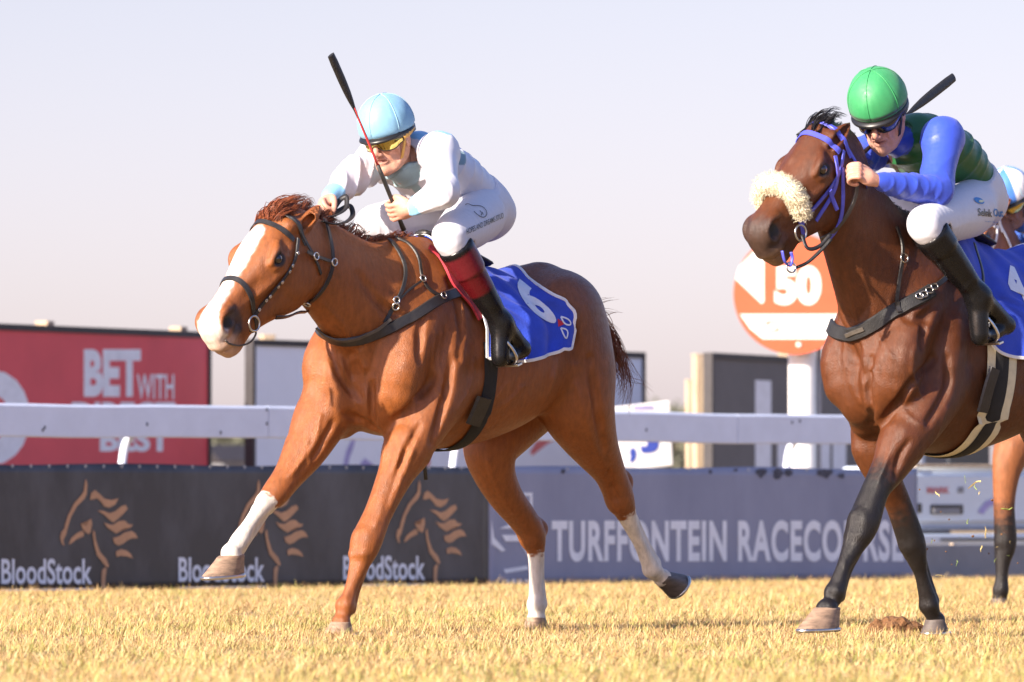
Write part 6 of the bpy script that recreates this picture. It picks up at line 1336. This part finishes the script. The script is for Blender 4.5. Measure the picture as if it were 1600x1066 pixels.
# third jockey, half out of frame
F3 = FR3.P
def silk3(v, g, fr, hd): return np.tile(np.array((.06, .16, .55)), (len(v), 1))
def cap3(a, ph): return (.06, .20, .62) if int((ph + .3) / (math.pi / 3)) % 2 == 0 and a < .9 else (.76, .76, .78)
J3 = dict(vox=.011, head=(1580, 314, .02), face=(.85, .20, -.45), side=(-.2, .97, .05), skin=(.45, .42, .42),
    pts=dict(neck=(1625, 338, .0), chest=(1640, 355, .0), waist=(1685, 388, .0), pelvis=(1708, 412, .0),
             shL=(1660, 342, .185), elL=(1652, 398, .27), wrL=(1600, 395, .12), shR=(1590, 350, -.185), elR=(1585, 370, -.2), wrR=(1575, 385, -.06),
             hipL=(1716, 420, .13), knL=(1660, 444, .285), anL=(1715, 525, .335), toL=(1716, 575, .345), heL=(1742, 560, .335),
             hipR=(1668, 425, -.13), knR=(1590, 440, -.27), anR=(1620, 530, -.32), toR=(1615, 572, -.33), heR=(1640, 562, -.32)),
    handL=((.9, -.25, -.15), (.2, -.3, .9)), handR=((.85, .3, -.2), (.2, .5, .8)), silk=silk3, bootcol=boot2, cap=cap3, lens='lens_gold')
jockey3, jd3 = build_jockey(FR3, J3, 'person', 'jockey with blue and white quartered cap at the right edge')
# saddles and stirrups
def saddle(fr, bvh, jd, name, label, dark):
    r = root_of(fr, name, label, 'saddle', 'racing saddles'); g = jd['g']
    F = Field((-.62, -.34, 1.1), (.12, .34, 1.9), .009); top = lambda u: np.array(bvh.ray_cast(Vector((u, 0, 2.6)), Vector((0, 0, -1)))[0])
    a, b, c = top(-.08), top(-.26), top(-.44)
    F.chain([np.append(a + [0, 0, .016], (.018, 2.0)), np.append(b + [0, 0, .014], (.018, 4.0)), np.append(c + [0, 0, .016], (.016, 5.0))], 0)
    v, f = F.mesh(1); mesh_obj('seat', v, f, M['leather'], r)
    for k, s in (('L', 1), ('R', -1)):
        to, he, an = g['to' + k], g['he' + k], g['an' + k]; ball = to * .72 + he * .28; fw = to - he; fw /= np.linalg.norm(fw)
        lat = np.array([0, 1.0, 0]); lat -= fw * np.dot(lat, fw); lat /= np.linalg.norm(lat); up = np.cross(fw, lat); up *= np.sign(up[2])
        up = up + fw * .25; up /= np.linalg.norm(up)
        pts = [ball + lat * .052 * math.cos(a_) * (1 if math.sin(a_) < .2 else 1 - .55 * math.sin(a_) ** 2) + up * (.105 * math.sin(a_) if math.sin(a_) > 0 else .038 * math.sin(a_)) for a_ in np.linspace(0, 2 * math.pi, 28, endpoint=False)]
        st = MB().tube(pts, .0065, 8, True).build('stirrup', M['steel'], r, True)
        MB().box(ball - up * .040, .11, .034, .010, (lat, fw, up)).build('tread', M['steel'], st, bevel=.002)
        topp = ball + up * .105; att = np.array((-.12, s * .20, b[2] - .06)); mid = topp * .5 + att * .5 + [0, s * .03, 0]
        MB().strap(spline([topp, mid, att], 6), [(0, s, .1)] * 13, .018, .004).build('stirrup_leather', M['leather'], r, True)
    return r
saddle(FR1, bvh1, jd1, 'racing_saddle', 'small black racing saddle with steel stirrups on the chestnut', 1)
saddle(FR2, bvh2, jd2, 'racing_saddle', 'small black racing saddle with steel stirrups on the bay', 1)
# red pad under the chestnut's cloth
pad = root_of(FR1, 'saddle_pad', 'red pad peeping out in front of the number 6 saddlecloth', 'saddle pad')
strap_px('pad_edge', FR1, bvh1, [(668, 388), (686, 404), (700, 430), (715, 455), (735, 478), (748, 500)], .035, M['pad_red'], pad, .010, 6, .008)
# ---------------------------------------------------------------- kicked-up turf
rng = np.random.default_rng(12)
def lump(name, c, r, seed, m, sq=.6, n=2):
    bm = bmesh.new(); bmesh.ops.create_icosphere(bm, subdivisions=n, radius=1.0); V = np.array([q.co for q in bm.verts])
    k = 1 + .28 * vnoise(V, seed, 3.0) + .20 * vnoise(V, seed + 1, 8.0)
    for q, s_ in zip(bm.verts, k): q.co = Vector((q.co.x * s_ * r, q.co.y * s_ * r * .8, q.co.z * s_ * r * sq))
    o = bm_obj(name, bm, m, None, False); o.location = c; return o
def on_ground(px, py): d = ray(px, py); t = -CAM[2] / d[2]; return CAM + d * t
cl = empty('turf_clod', on_ground(1400, 990), .3, 'crumbly brown clod of torn turf by the bay hooves', 'clod')
for i, (dx, dy, r) in enumerate(((0, 0, .055), (-.055, .02, .042), (.06, -.01, .040), (.02, .05, .05), (-.02, -.03, .035), (.09, .03, .025), (-.10, .0, .022), (.125, -.02, .02))):
    o = lump('crumb', (dx, dy, r * .55), r, 30 + i, M['soil'], .75, 3); o.parent = cl
M['straw'] = mat('straw', (.55, .42, .16), .8, .3, 40); M['green_blade'] = mat('green_blade', (.22, .30, .06), .7, .3, 40)
def bit_mesh(k):
    r = np.random.default_rng(70 + k); bm = bmesh.new()
    if k % 3 == 0: bmesh.ops.create_icosphere(bm, subdivisions=1, radius=.007)
    else:
        L = r.uniform(.016, .034); pts = [(-L, 0, 0), (-L * .3, .002, .003), (L * .4, -.002, .002), (L, .003, -.003)]; mb = MB().tube(pts, [.001, .0026, .0022, .0006], 4); vs_ = [bm.verts.new(v) for v in mb.v]
        for f in mb.f: bm.faces.new([vs_[i] for i in f])
    for v in bm.verts: v.co += Vector(r.normal(size=3) * .0012)
    me = bpy.data.meshes.new('flying_turf'); bm.to_mesh(me); bm.free(); me.materials.append(M[('soil', 'straw', 'green_blade')[k % 3]] if k != 1 else M['straw']); return me
meshes = [bit_mesh(k) for k in range(7)]
spots = [(1437, 765), (1465, 772), (1456, 846), (1483, 812), (1522, 757), (1524, 762), (1460, 845), (1478, 862), (1533, 857), (1495, 880), (1520, 838), (1540, 832), (1573, 795), (1570, 792), (1565, 835), (1578, 848), (1555, 876), (1448, 858), (1440, 850), (1512, 815), (1550, 782), (1470, 800), (1530, 770), (1500, 840), (1545, 865), (1468, 900), (1575, 868), (1420, 870), (1590, 880), (1556, 855), (1508, 748), (1487, 882)]
for i, (px, py) in enumerate(spots):
    o = bpy.data.objects.new('flying_turf', meshes[i % 7]); COL.objects.link(o); o.location = at(px, py, rng.uniform(29.5, 33.5)); o.rotation_euler = rng.uniform(0, 6.28, 3); sc_ = rng.uniform(.45, .9) if i not in (4, 12) else 1.2; o.scale = (sc_,) * 3
    props(o, 'scrap of turf flying through the air behind the bay horse', 'turf scrap', 'turf scraps kicked up behind the bay')
